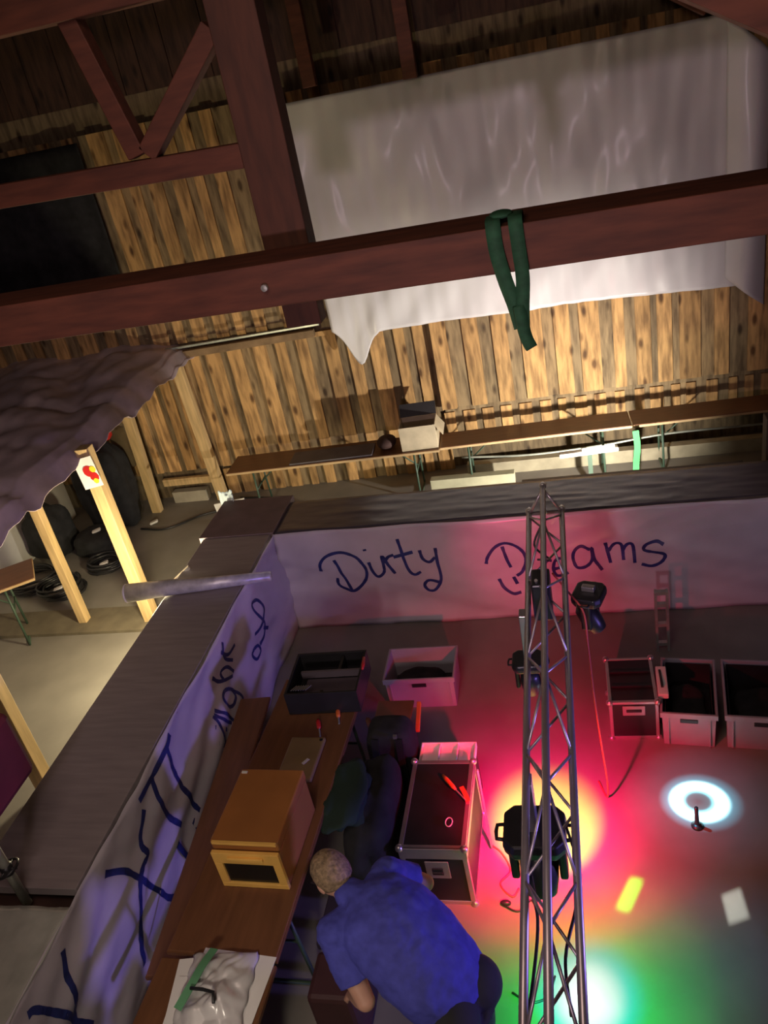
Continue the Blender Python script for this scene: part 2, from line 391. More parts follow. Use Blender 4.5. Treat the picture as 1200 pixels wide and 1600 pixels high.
# ---- posts on the left aisle
timber('wooden_post', (-4.60, 6.55, 0), (-4.62, 6.55, 2.08), .13, .13, 'brightly lit pine post with a white paper pinned to its top', 'post', M_PINE, (0, 1, 0))
timber('wooden_post', (-5.44, 6.58, 0), (-5.44, 6.58, 2.0), .10, .10, 'thin pine post left of the one with the paper, before the black cables', 'post', M_PINE, (0, 1, 0))
timber('wooden_post', (-5.68, 9.10, 0), (-5.60, 9.10, 2.0), .13, .10, 'pine post at the plank wall beside the black bags', 'post', M_PINE, (0, 1, 0))
timber('wooden_post', (-4.78, 9.32, 0), (-4.86, 9.32, 2.08), .14, .10, 'pine post at the plank wall beside the left end of the brown tables', 'post', M_PINE, (0, 1, 0))
timber('wooden_post', (-4.52, 4.22, 0), (-4.52, 4.22, 1.95), .12, .12, 'pine post at the left picture edge behind the maroon box', 'post', M_PINE, (0, 1, 0))
timber('floor_rail', (-5.60, 9.36, .30), (-4.82, 9.36, .30), .07, .10, 'low horizontal plank between the two posts at the back wall', 'plank', M_PINE)
timber('eaves_rail', WP(-5.0, 2.05, .14), WP(-3.0, 2.08, .14), .08, .09, 'dark horizontal rail at the top of the left plank field', 'rail', mat('rail_wood', (.22, .14, .07), .8, var=.3))
obj('block_body', MB().box((-5.5, 9.3, 0), (-5.0, 9.42, .16)), mat('grey_block', (.38, .34, .26), .9)); b = C.objects['block_body']; b.name = 'concrete_block'; tag(b, 'grey concrete block on the floor between the two back posts', 'block')
timber('metal_conduit', WP(-4.9, 2.16, .20), WP(-2.9, 2.19, .20), .03, .03, 'thin grey pipe running along the top of the dark rail', 'pipe', M_STEEL)
pn = thing('paper_sign', 'white paper with a red and yellow drawing pinned to the lit post', 'sign', (-4.585, 6.47, 1.7))
obj('sheet', MB().add([(-4.72, 6.475, 1.66), (-4.50, 6.465, 1.70), (-4.52, 6.46, 2.02), (-4.74, 6.47, 1.98)], [(0, 1, 2, 3)]), M_PAPER, pn, solid=.003)
for cx_, cy_, cz_, cr_, cn_, cm_ in ((-4.60, 6.461, 1.86, .06, 14, M_RED), (-4.56, 6.460, 1.80, .05, 9, M_RED), (-4.55, 6.459, 1.88, .035, 7, mat('yellow_ink', (.8, .6, .03), .6)), (-4.555, 6.4585, 1.755, .03, 7, mat('yellow_ink', (0, 0, 0)))):
    obj('drawn_blot', MB().lathe((cx_, cy_, cz_), [(.001, -.001), (cr_, -.001), (cr_, .001)], (0, 1, 0), cn_), cm_, pn)

# ---- canopy of foil over the left booth
def canopy(u, v):
    x = -4.62 - 4.4 * u; y = 4.3 + 5.2 * v
    z = 2.12 + .05 * v + .11 * nz(x * 1.6 + y * .8, y * .35) * min(1, u * 5 + .2) + .04 * nz(x * 5, y * 2, 3) + .03 * u * 4
    if u < .02: z -= .16 + .05 * nz(y * 5, 2); x += .02 * nz(y * 7, 5)
    elif u < .04: z -= .05
    z -= .12 * max(0, nz(y * 3.1, x * .9, 8)) * (1 - u)
    return (x + .04 * nz(y * 3, 1), y, z)
tag(obj('plastic_canopy', MB().grid(canopy, 90, 70), M_CANOPY, smooth=True, solid=.004), 'crumpled grey purple plastic canopy over the booth on the left', 'canopy')

# ---- white plastic sheet on the back wall
def sheet(u, v):
    x = -2.86 + (4.72) * u; zt = 4.56 - .02 * u; zb = 2.02 + .16 * math.sin(u * PI * .5) - .25 * u
    if u < .12: zb -= .42 * math.exp(-((u - .06) / .035) ** 2) - .10 * (1 - u / .12)
    x += (1 - v) * .12 * (1 - u)
    z = zb + (zt - zb) * v
    off = .22 + .07 * nz(x * .9 + z * .5, z * .25) + .052 * nz(x * 2.0 - z * 1.6, z * .9, 4) + .018 * nz(x * 8, z * 1.4, 9)
    off += .05 * (1 - v) ** 2 + .05 * max(0, math.sin(x * 2.2 + z * 1.4)) * v * .6
    return WP(x, z, off)
sh = thing('plastic_sheet', 'big white plastic sheet hung high on the plank wall behind the beam', 'sheet', tuple(WP(-.4, 2.0, .25)))
obj('sheet_panel', MB().grid(sheet, 130, 70), M_SHEET, sh, smooth=True, solid=.003)
def strip(u, v):
    x = 1.66 + .40 * u; zb = 2.05 - .35 * u; z = zb + (4.5 - .35 * u - zb) * v
    return WP(x, z, .30 + .14 * math.sin(u * 3) + .03 * nz(x * 5, z))
obj('side_flap', MB().grid(strip, 20, 50), M_SHEET, sh, smooth=True, solid=.003)
# dark sheet standing in for shade left of the plastic sheet above the canopy
tag(obj('shade_sheet', MB().grid(lambda u, v: (-8.8 + 3.62 * u + 0, 9.30 + .012 * math.sin(u * 60) + .02 * nz(u * 9, v * 3), 2.6 + 2.0 * v), 90, 16), M_CLOTHB, smooth=True, solid=.006), 'dark sheet standing in for the unlit upper left behind the beam', 'dark sheet')

# ---- green sling over the beam
st = thing('green_sling', 'dark green lifting sling looped over the brown beam', 'strap', (-.25, 4.25, 3.3))
def ribbon(path, wd, side, th=.006):
    mb = MB(); P = spline(path, 8); side = V(side).normalized()
    rings = []
    for i, p in enumerate(P):
        d = (P[min(i + 1, len(P) - 1)] - P[max(i - 1, 0)]).normalized(); s = (side - d * side.dot(d)).normalized(); nn = d.cross(s) * th / 2; s = s * wd / 2
        rings.append([p - s - nn, p + s - nn, p + s + nn, p - s + nn])
    return mb.loft(rings)
by = 4.34
obj('sling_strand', ribbon([(-.33, by + .12, 3.86), (-.33, by + .10, 3.93), (-.33, by, 3.945), (-.33, by - .10, 3.93), (-.325, by - .115, 3.80), (-.30, by - .12, 3.66), (-.265, by - .125, 3.52), (-.245, by - .12, 3.40)], .075, (1, 0, 0)), M_STRAP, st, smooth=True)
obj('sling_strand', ribbon([(-.22, by + .12, 3.86), (-.22, by + .10, 3.935), (-.22, by, 3.95), (-.22, by - .10, 3.935), (-.215, by - .12, 3.80), (-.21, by - .13, 3.66), (-.225, by - .135, 3.52), (-.235, by - .13, 3.40)], .07, (1, 0, 0)), M_STRAP, st, smooth=True)
obj('sling_tail', ribbon([(-.245, by - .13, 3.52), (-.235, by - .135, 3.42), (-.225, by - .13, 3.35), (-.205, by - .125, 3.29)], .062, (1, .3, 0), .03), M_STRAP, st, smooth=True)
obj('sling_knot', MB().ell((-.29, by, 3.955), (.06, .07, .02)), M_STRAP, st, smooth=True)

# ------------------------------------------------------------------ bars
def back_disp(x, z):
    return .03 + .035 * nz(x * .9 + z * 2.2, z * 1.2, 1) + .026 * nz(x * 2.0 + z * 6, z * 1.5, 5) + .010 * nz(x * 4 - z * 10, z * 3, 8) + .02 * math.sin(z * 2.9)
def left_disp(y, z):
    return .03 + .035 * nz(y * 1.1 + z * 2.0, z * 1.1, 11) + .024 * nz(y * 2.6 - z * 5, z * 2, 15) + .010 * nz(y * 5 + z * 11, z * 3, 8) + .02 * math.sin(z * 2.9)
YB = 6.32; XL = -2.895; BH = 1.10
bk = thing('long_bar', 'long bar counter at the back wrapped in white foil lettered in blue', 'bar counter', (0, 6.6, 0))
obj('bar_frame', MB().box((-3.5, 6.37, 0), (5.9, 6.9, 1.04)), M_DARKW, bk)
obj('corner_top', MB().box((-3.62, 6.31, 1.045), (-2.86, 7.05, 1.11)), mat('corner_board', (.17, .12, .135), .5), bk, bevel=.004)
obj('counter_top', MB().box((-2.85, YB + .01, 1.04), (5.9, 6.95, 1.085)), M_TOP, bk, bevel=.004)
def topfoil(u, v):
    x = -2.85 + 7.7 * u; y = YB - .005 + .60 * v
    return (x, y, 1.093 + .010 * abs(nz(x * 1.5 + y * 4, y * 9)) + .006 * abs(nz(x * 6, y * 20)))
obj('top_foil', MB().grid(topfoil, 200, 20), mat('top_foil', (.085, .075, .10), .32, var=.2, scale=3, stretch=(1, 5, 1), coat=.5), bk, smooth=True, solid=.002)
fb = obj('front_foil', MB().grid(lambda u, v: (-2.86 + 8.7 * u, YB - back_disp(-2.86 + 8.7 * u, v * BH) , .005 + (BH - .005) * v), 260, 26), M_FOIL, bk, smooth=True, solid=.002)
lf = thing('side_bar', 'left bar counter running towards the camera, brown top, foil front with blue lettering', 'bar counter', (-3.15, 4.6, 0))
obj('bar_frame', MB().box((-3.50, -1.0, 0), (-2.93, 6.29, .98)), M_DARKW, lf)
obj('counter_top', MB().box((-3.57, 2.54, 1.04), (-2.885, 6.3, 1.10)), M_TOP, lf, bevel=.004)
obj('counter_top', MB().box((-3.57, -1.0, 1.00), (-2.885, 2.44, 1.06)), M_TOP, lf, bevel=.004)
sf = obj('front_foil', MB().grid(lambda u, v: (XL + left_disp(-1 + 7.32 * u, v * BH), -1 + 7.30 * u, .005 + (BH - .01) * v), 260, 26), M_FOIL, lf, smooth=True, solid=.002)
def neartop(u, v):
    y = -1.0 + 3.44 * u; x = -3.60 + .74 * v
    z = 1.075 + .03 * abs(nz(x * 4 + y * 2, y * 1.5)) + .012 * abs(nz(x * 14, y * 5, 3))
    if v < .05: z -= .30; x = -3.61
    return (x, y, z)
obj('top_foil', MB().grid(neartop, 90, 30), M_CLEAR, lf, smooth=True, solid=.002)

# blue lettering, strokes lying on the foil (world coordinates on the bar fronts)
def stroke(mb, pts, face, wd=.034):
    P = spline([V((a, min(b, 1.07), 0)) for a, b in pts], 5); n = len(P)
    for i in range(n):
        p = P[i]
        d = (P[min(i + 1, n - 1)] - P[max(i - 1, 0)]).normalized(); s = V((-d.y, d.x, 0)) * wd / 2 * (1 + .25 * nz(i * .7, wd * 40))
        for q, sg in ((p + s, 1), (p - s, -1)):
            if face == 'b': mb.v.append(V((q.x, YB - back_disp(q.x, q.y) - .004, q.y)))
            else: mb.v.append(V((XL + left_disp(q.x, q.y) + .004, q.x, q.y)))
        if i:
            k = len(mb.v) - 4; mb.f.append((k, k + 1, k + 3, k + 2))
STROKES = {
    'Dirty': ('b', [[(-2.477, 0.663), (-2.458, 0.764), (-2.374, 0.84), (-2.237, 0.864), (-2.117, 0.812), (-2.049, 0.72), (-2.035, 0.605), (-2.097, 0.489), (-2.202, 0.41), (-2.285, 0.442), (-2.34, 0.498), (-2.334, 0.575)], [(-2.319, 0.791), (-2.276, 0.635), (-2.245, 0.499), (-2.224, 0.411)], [(-2.006, 0.88), (-2.003, 0.86)], [(-1.991, 0.74), (-1.974, 0.638), (-1.937, 0.569), (-1.883, 0.593), (-1.856, 0.654), (-1.857, 0.792), (-1.815, 0.701), (-1.762, 0.592)], [(-1.844, 0.716), (-1.801, 0.775), (-1.744, 0.795)], [(-1.681, 0.96), (-1.66, 0.788), (-1.633, 0.637), (-1.581, 0.571), (-1.517, 0.596)], [(-1.748, 0.771), (-1.561, 0.81)], [(-1.496, 0.824), (-1.479, 0.737), (-1.422, 0.696), (-1.363, 0.74)], [(-1.348, 0.836), (-1.348, 0.677), (-1.341, 0.503), (-1.407, 0.393), (-1.473, 0.385), (-1.506, 0.446), (-1.454, 0.498), (-1.347, 0.465)]]),
    'Dreams': ('b', [[(-0.909, 0.626), (-0.885, 0.702), (-0.813, 0.792), (-0.718, 0.832), (-0.623, 0.795), (-0.562, 0.719), (-0.551, 0.628), (-0.592, 0.522), (-0.648, 0.477)], [(-0.746, 0.798), (-0.718, 0.665), (-0.692, 0.566)], [(-0.814, 0.452), (-0.777, 0.362), (-0.699, 0.293), (-0.626, 0.301)], [(-0.679, 0.467), (-0.652, 0.385)], [(-0.41, 0.64), (-0.401, 0.519), (-0.397, 0.458)], [(-0.406, 0.58), (-0.362, 0.625), (-0.323, 0.622)], [(-0.312, 0.525), (-0.23, 0.555), (-0.216, 0.613), (-0.262, 0.641), (-0.305, 0.596), (-0.314, 0.501), (-0.278, 0.449), (-0.187, 0.479)], [(0.014, 0.713), (-0.059, 0.758), (-0.121, 0.712), (-0.137, 0.619), (-0.105, 0.533), (-0.027, 0.539), (0.026, 0.606), (0.029, 0.735), (0.045, 0.605), (0.106, 0.493)], [(0.145, 0.778), (0.164, 0.665), (0.181, 0.558)], [(0.169, 0.688), (0.225, 0.758), (0.281, 0.737), (0.292, 0.585)], [(0.287, 0.679), (0.328, 0.744), (0.374, 0.729), (0.385, 0.543)], [(0.627, 0.724), (0.569, 0.756), (0.486, 0.731), (0.465, 0.676), (0.548, 0.646), (0.636, 0.609), (0.61, 0.541), (0.525, 0.501), (0.441, 0.526)]]),
    'Night': ('l', [[(4.201, 0.525), (4.327, 0.36)], [(4.311, 0.371), (4.292, 0.473), (4.324, 0.615), (4.318, 0.686)], [(4.339, 0.681), (4.411, 0.555), (4.503, 0.443)], [(4.268, 0.624), (4.383, 0.489)], [(4.374, 0.694), (4.482, 0.546), (4.544, 0.428)], [(4.55, 0.564), (4.534, 0.672), (4.603, 0.691), (4.701, 0.615), (4.715, 0.532), (4.623, 0.521), (4.55, 0.564)], [(4.701, 0.615), (4.774, 0.502), (4.795, 0.423), (4.717, 0.434)], [(4.499, 0.907), (4.601, 0.785), (4.801, 0.668)], [(4.652, 0.751), (4.645, 0.838), (4.75, 0.805), (4.84, 0.682)], [(4.794, 1.018), (4.744, 0.958), (4.758, 0.879), (4.865, 0.778)], [(4.713, 0.983), (4.812, 0.879), (4.962, 0.861)]]),
    'of': ('l', [[(5.258, 0.574), (5.202, 0.546), (5.278, 0.446), (5.38, 0.45), (5.353, 0.534), (5.258, 0.574)], [(5.398, 0.51), (5.536, 0.513), (5.567, 0.627), (5.465, 0.815), (5.45, 0.909), (5.572, 0.864), (5.631, 0.74), (5.56, 0.658), (5.448, 0.644), (5.339, 0.668)], [(5.535, 0.59), (5.638, 0.51)]]),
    'slogan': ('l', [[(3.771, 1.045), (3.673, 1.019), (3.427, 1.013), (3.218, 1.02)], [(3.673, 1.019), (3.637, 0.847), (3.65, 0.661), (3.701, 0.471), (3.747, 0.326)], [(3.419, 1.016), (3.37, 0.847), (3.412, 0.659), (3.498, 0.47)], [(3.228, 0.934), (3.126, 0.863), (3.079, 0.778), (3.083, 0.696), (3.005, 0.682), (2.918, 0.629), (2.829, 0.477), (2.742, 0.317), (2.693, 0.167)], [(2.742, 0.957), (2.871, 0.816), (2.934, 0.674), (3.002, 0.503), (3.099, 0.261), (3.194, 0.117)], [(3.645, 0.34), (3.659, 0.217)], [(3.38, 0.422), (3.439, 0.19)], [(2.264, 0.98), (2.206, 0.865), (2.178, 0.752), (2.129, 0.602), (2.088, 0.527)], [(1.924, 0.981), (1.966, 0.957), (2.029, 0.83), (2.097, 0.671), (2.128, 0.562), (2.178, 0.443)]]),
}
for word, (face, strokes) in STROKES.items():
    mb = MB()
    for st_ in strokes: stroke(mb, st_, face, .042 if word == 'slogan' else .030)
    le = obj('lettering', mb, M_BLUE, bk if face == 'b' else lf)
    le['label'] = 'blue painted writing'

# rolled tube lying over the left counter
tb = thing('foil_roll', 'silvery foil covered tube lying across the left counter and sticking out', 'tube', (-3.2, 5.4, 1.16))
obj('roll', MB().tube([(-3.88, 5.33, 1.18), (-3.5, 5.38, 1.18), (-3.2, 5.42, 1.165), (-2.62, 5.50, 1.15)], [.082, .07, .058, .042], 18), M_TUBE, tb, smooth=True)
obj('roll_end', MB().lathe((-3.88, 5.33, 1.18), [(.082, 0), (.084, -.015), (.06, -.03), (.001, -.03)], (1, .12, 0), 18), M_WHITE, tb, smooth=True)
cl = thing('work_lamp', 'small black clamp lamp at the outer edge of the left counter', 'lamp', (-3.62, 5.75, 1.0))
obj('lamp_head', MB().ell((-3.70, 5.72, .98), (.07, .05, .06)), M_BPLAS, cl, smooth=True)
obj('clamp', MB().bar((-3.66, 5.72, 1.02), (-3.50, 5.78, 1.125), .03, .03), M_ALU, cl)

# galvanised pole with a maroon box, lower left
po = thing('steel_pole', 'galvanised steel pole with a round hand nut standing through the left counter', 'pole', (-3.30, 2.50, 1.0))
obj('tube', MB().tube([(-3.20, 2.50, 1.02), (-3.20, 2.50, 1.62)], .026, 16), M_STEEL, po, smooth=True)
wh = obj('hand_nut', MB().tube([(-3.20 + .065 * math.cos(t), 2.50 + .065 * math.sin(t), 1.31 + .02 * math.cos(t)) for t in [2 * PI * i / 24 for i in range(24)]], .008, 8, True)
    .tube([(-3.265, 2.50, 1.30), (-3.135, 2.50, 1.32)], .007, 8).tube([(-3.20, 2.435, 1.31), (-3.20, 2.565, 1.31)], .007, 8).tube([(-3.2, 2.5, 1.28), (-3.2, 2.5, 1.34)], .034, 12), M_BPLAS, po, smooth=True)
mb_ = thing('maroon_box', 'dark maroon cloth covered box on top of the steel pole at the left edge', 'box', (-3.4, 2.7, 1.6), 0)
obj('box_shell', MB().bar((-3.75, 2.62, 1.84), (-3.13, 2.62, 1.84), .62, .44), M_MAROON, mb_, bevel=.04)
obj('socket', MB().tube([(-3.20, 2.50, 1.60), (-3.20, 2.50, 1.64)], .035, 12), M_BPLAS, mb_)

# ------------------------------------------------------------------ tables
def beer_table(label, loc, rz, L, Wd, h, M, group=None, name='folding_table', cat='table', edge=M_EDGE):
    t = thing(name, label, cat, loc, rz, group, world=False)
    obj('table_top' if cat == 'table' else 'seat_board', MB().box((-Wd / 2, -L / 2, h - .028), (Wd / 2, L / 2, h)), M, t, bevel=.006)
    obj('edge_strip', MB().box((-Wd / 2 - .004, -L / 2 - .004, h - .034), (Wd / 2 + .004, L / 2 + .004, h - .008)), edge, t)
    for s in (-1, 1):
        y = s * (L / 2 - .32)
        lg = MB()
        for sx in (-1, 1):
            lg.tube([(sx * (Wd / 2 - .07), y, h - .03), (sx * (Wd / 2 - .03), y, .012)], .013, 8)
        lg.tube([(-Wd / 2 + .03, y, .014), (Wd / 2 - .03, y, .014)], .013, 8).tube([(-Wd / 2 + .06, y, h * .55), (Wd / 2 - .06, y, h * .55)], .01, 8)
        lg.tube([(0, y, h * .55), (0, y - s * .30, h - .035)], .009, 8)
        obj('leg_frame', lg, M_GREEN, t, smooth=True)
    return t
beer_table('brown folding table with the black tool box and the orange case', (-2.045, 3.52, 0), -.03, 2.2, .64, .76, M_BROWN, edge=M_BROWN)
beer_table('brown folding table at the bottom edge under the white bags', (-2.11, 1.29, 0), -.02, 2.2, .66, .752, M_BROWN, edge=M_BROWN)
beer_table('narrow brown bench between the folding table and the left bar', (-2.61, 3.60, 0), .085, 2.3, .24, .48, M_BROWN, name='folding_bench', cat='bench', edge=M_BROWN)
beer_table('brown folding table at the plank wall, left one with the beige box', (-2.98, 8.98, 0), PI / 2 + .035, 2.70, .50, .66, M_BROWN, 'folding tables along the plank wall')
beer_table('brown folding table at the plank wall right of the beige box', (-.52, 9.08, 0), PI / 2 + .04, 2.2, .42, .66, M_BROWN, 'folding tables along the plank wall')
beer_table('brown folding table at the plank wall, rightmost and above the green strap', (1.70, 9.17, 0), PI / 2 + .04, 2.2, .42, .66, M_BROWN, 'folding tables along the plank wall')
beer_table('brown folding table cut by the left picture edge on green legs', (-6.32, 6.21, 0), PI / 2 + .6, 1.3, .50, .76, M_BROWN)

# ---- things at the back wall
bx = thing('beige_box', 'open beige box standing on the left wall table', 'box', (-1.86, 8.98, .665), .06, world=False)
def open_box(t, W, D, Hh, M, th=.012, name='shell', z0=0):
    mb = MB()
    mb.box((-W / 2, -D / 2, z0), (W / 2, D / 2, z0 + th))
    mb.box((-W / 2, -D / 2, z0 + th), (W / 2, -D / 2 + th, z0 + Hh)).box((-W / 2, D / 2 - th, z0 + th), (W / 2, D / 2, z0 + Hh))
    mb.box((-W / 2, -D / 2 + th, z0 + th), (-W / 2 + th, D / 2 - th, z0 + Hh)).box((W / 2 - th, -D / 2 + th, z0 + th), (W / 2, D / 2 - th, z0 + Hh))
    return obj(name, mb, M, t, bevel=.003)
open_box(bx, .44, .34, .30, M_BEIGE)
obj('flap', MB().add([(.21, -.17, .30), (.30, -.17, .16), (.30, .17, .16), (.21, .17, .30)], [(0, 1, 2, 3)]), M_BEIGE, bx, solid=.006)
obj('flap', MB().add([(-.22, .17, .30), (.22, .17, .30), (.22, .24, .44), (-.22, .24, .44)], [(0, 1, 2, 3)]), M_BLACK, bx, solid=.006)
tag(obj('grey_panel', MB().bar((-3.50, 8.90, .672), (-2.45, 8.95, .672), .34, .02), M_PURPL, bevel=.004), 'flat grey purple board lying on the left wall table', 'board')
tag(obj('dark_bag', MB().ell((-2.28, 8.98, .74), (.12, .15, .075)), M_DARKW, smooth=True), 'small dark brown bag between the grey board and the beige box', 'bag')
lt = thing('lamp_batten', 'white fluorescent batten lamp lying below the right wall tables', 'lamp', (.1, 8.86, .40))
obj('housing', MB().bar((-.24, 8.72, .46), (.42, 8.78, .46), .09, .05), M_WHITE, lt, bevel=.01)
obj('tube', MB().tube([(.02, 8.71, .50), (.38, 8.745, .50)], .026, 10), M_LAMP, lt, smooth=True)
obj('bracket', MB().bar((.1, 8.75, 0), (.1, 8.75, .44), .05, .04, (0, 1, 0)), M_GREEN, lt)
tag(obj('green_strap', ribbon([(.62, 8.80, .64), (.63, 8.78, .45), (.61, 8.78, .25), (.60, 8.76, .02)], .07, (1, 0, 0), .01), M_LGREEN), 'bright green strap hanging down from the rightmost wall table', 'strap')
tag(obj('beige_beam', MB().box((-1.80, 8.80, .10), (-.78, 8.92, .24)), mat('beige_wood', (.42, .40, .27), .7), bevel=.005), 'pale beige timber block lying on the floor under the wall tables', 'timber')
sg = thing('red_white_strip', 'small white board with red dots behind the bar corner', 'board', (-4.25, 8.7, 0))
obj('plate', MB().bar((-4.52, 8.52, .25), (-4.12, 8.56, .28), .02, .16), M_PAPER, sg)
for i in range(3): obj('dot', MB().lathe((-4.42 + i * .12, 8.512 + i * .01, .26 + i * .01), [(.001, 0), (.035, 0), (.035, .01), (.001, .012)], (0, -1, 0), 10), M_RED, sg)
obj('foot', MB().box((-4.36, 8.5, 0), (-4.26, 8.6, .20)), M_DARKW, sg)
tag(obj('plastic_scrap', MB().grid(lambda u, v: (-3.66 + .16 * u - .05 * v, 7.02 + .12 * v, 1.125 - .30 * (1 - v) * (1 - u) + .05 * v + .04 * nz(u * 5, v * 5)), 14, 14), mat('bluish_plastic', (.55, .66, .75), .25, coat=.6), smooth=True, solid=.003), 'shiny bluish scrap of plastic foil at the outer bar corner', 'foil')
for i, (pts, lb) in enumerate([([(-4.5, 9.25, .02), (-4.0, 9.15, .02), (-3.5, 8.9, .02), (-3.1, 8.7, .02), (-2.6, 8.75, .02), (-2.2, 8.6, .02)], 'black cable on the floor under the left wall table'),
                               ([(-5.7, 8.6, .02), (-5.3, 8.55, .02), (-4.9, 8.85, .02), (-4.5, 8.95, .02), (-4.3, 8.9, .02)], 'black cable running from the black bags towards the bar corner'),
                               ([(-1.4, 9.0, .42), (-.6, 8.98, .38), (.2, 9.0, .40), (1.0, 9.05, .45), (1.9, 9.1, .43), (2.8, 9.1, .45)], 'grey cable strung under the right wall tables')]):
    tag(obj('cable', MB().tube(spline(pts, 6), .014, 8), M_BPLAS if i < 2 else M_STEEL, smooth=True), lb, 'cable')

# ---- left booth: white board, black bags and cables
tag(obj('white_board', MB().box((-7.05, 5.2, 0), (-7.0, 9.2, 1.95)), M_WHITE, bevel=.01), 'white wall board behind the black cables in the left booth', 'board')
def blob(name, c, r, M, label, cat, amp=.18, fr=4, seed=0):
    mb = MB().ell((0, 0, 0), (1, 1, 1), nu=32, nv=20)
    for p in mb.v:
        k = 1 + amp * nz(p.x * fr * .5 + seed, p.y * fr * .5, p.z * fr * .5); q = 4
        l = (abs(p.x) ** q + abs(p.y) ** q + abs(p.z) ** q) ** (-1 / q) * k
        p.x *= r[0] * l; p.y *= r[1] * l; p.z *= r[2] * l
        p += V(c)
        p.z = max(p.z, c[2] - r[2])
    return tag(obj(name, mb, M, smooth=True), label, cat)
blob('black_bag', (-6.10, 8.80, .60), (.34, .27, .60), M_CLOTHB, 'tall black bag leaning by the post in the left booth', 'bag', seed=1)
blob('black_bag', (-6.65, 8.12, .34), (.26, .26, .34), M_CLOTHB, 'lower black bag before the white board in the left booth', 'bag', seed=5)
blob('black_bag', (-6.02, 8.13, .15), (.28, .24, .15), M_CLOTHB, 'flat black bag on the floor in front of the taller ones', 'bag', seed=9)
blob('red_cloth', (-6.0, 8.86, 1.29), (.18, .14, .07), M_RED, 'red piece of cloth lying on top of the tall black bag', 'cloth', seed=3)
blob('brown_sack', (-5.93, 9.25, .95), (.12, .10, .30), mat('olive_cloth', (.16, .12, .07), .9), 'olive brown sack between the tall black bag and the post', 'sack', seed=4)
for i, (x, y, r, lb) in enumerate([(-6.62, 7.40, .33, 'coiled black cable on the floor nearest the left picture edge'), (-6.08, 7.20, .26, 'coiled black cable behind the thin pine post'), (-5.70, 7.68, .22, 'coiled black cable between the thin post and the lit post')]):
    mb = MB()
    P = []
    for k in range(150):
        t = k * .26; rr = r * (1 + .45 * nz(k * .11, i)); P.append((x + rr * math.cos(t), y + rr * .8 * math.sin(t), .02 + .0009 * k + .02 * abs(nz(k * .3, i * 3))))
    tag(obj('cable_coil', mb.tube(P, .016, 7), M_BPLAS, smooth=True), lb, 'cable coil')
for i, (x, y, z, lb) in enumerate([(-6.05, 8.50, .60, 'white tag on the front of the tall black bag'), (-6.05, 7.04, .15, 'white plug on the cable coils behind the lit post'), (-5.72, 7.55, .14, 'white plug nearest the lit post'), (-6.05, 8.1, .30, 'crumpled white paper on the flat black bag'), (-5.62, 8.72, .02, 'white plug at the foot of the back post')]):
    tag(obj('white_plug', MB().bar((x, y, z), (x + .10, y + .04, z + .02), .06, .03), M_WHITE, bevel=.008), lb, 'plug')

# ------------------------------------------------------------------ crates and cases on the floor
def crate(label, loc, rz, W=.40, D=.60, Hh=.32, group=None):
    t = thing('plastic_crate', label, 'crate', loc, rz, group, world=False)
    a = .022
    mb = MB(); th = .006
    def ring(i, z, o=0): return [(-W / 2 + i - o, -D / 2 + i - o, z), (W / 2 - i + o, -D / 2 + i - o, z), (W / 2 - i + o, D / 2 - i + o, z), (-W / 2 + i - o, D / 2 - i + o, z)]
    mb.loft([ring(a, 0), ring(a * .6, Hh - .05), ring(0, Hh - .045), ring(0, Hh), ring(a * .8, Hh), ring(a * .8 + .008, .02)])
    obj('shell', mb, M_CRATE, t, bevel=.003)
    for sx in (-1, 1):
        for s2 in (-1, 1):
            x = sx * (W / 2 - .055)
            obj('rib', MB().box((x - .005, s2 * (D / 2 - .010) - .010, .02), (x + .005, s2 * (D / 2 - .010) + .010, Hh - .046)), M_CRATE, t)
    for s in (-1, 1):
        obj('hand_grip', MB().box((-.06, s * (D / 2 - .004) - .005, Hh - .085), (.06, s * (D / 2 - .004) + .005, Hh - .05)), M_BPLAS, t, bevel=.004)
    obj('lining', MB().box((-W / 2 + .032, -D / 2 + .032, .022), (W / 2 - .032, D / 2 - .032, .05)), M_BLACK, t)
    if W < .55:
        for a_, b_ in (((-W / 2 + .034, -D / 2 + .036, .05), (-W / 2 + .038, D / 2 - .036, Hh - .02)), ((W / 2 - .038, -D / 2 + .036, .05), (W / 2 - .034, D / 2 - .036, Hh - .02)), ((-W / 2 + .038, D / 2 - .040, .05), (W / 2 - .038, D / 2 - .036, Hh - .02))):
            obj('dark_side_panel', MB().box(a_, b_), M_BLACK, t)  # black panels added to darken the inner crate walls
    return t
c1 = crate('grey plastic crate standing alone on the floor before the long bar', (-1.44, 5.30, 0), .02, W=.60, D=.42, Hh=.32)
crate('grey plastic crate on the floor right of the flight case', (.635, 4.93, 0), -.12, W=.39, D=.62)
crate('grey plastic crate cut by the right picture edge', (1.12, 4.88, 0), -.12, W=.50, D=.62)
blob('black_cable_heap', (-1.46, 5.29, .13), (.19, .12, .075), M_CLOTHB, 'heap of black cloth inside the lone grey crate', 'cloth', seed=7)
blob('black_cable_heap', (.635, 4.93, .115), (.115, .20, .06), M_CLOTHB, 'black cloth inside the crate right of the flight case', 'cloth', seed=17)
blob('black_cable_heap', (1.12, 4.88, .115), (.15, .20, .06), M_CLOTHB, 'black cloth inside the crate at the right picture edge', 'cloth', seed=27)

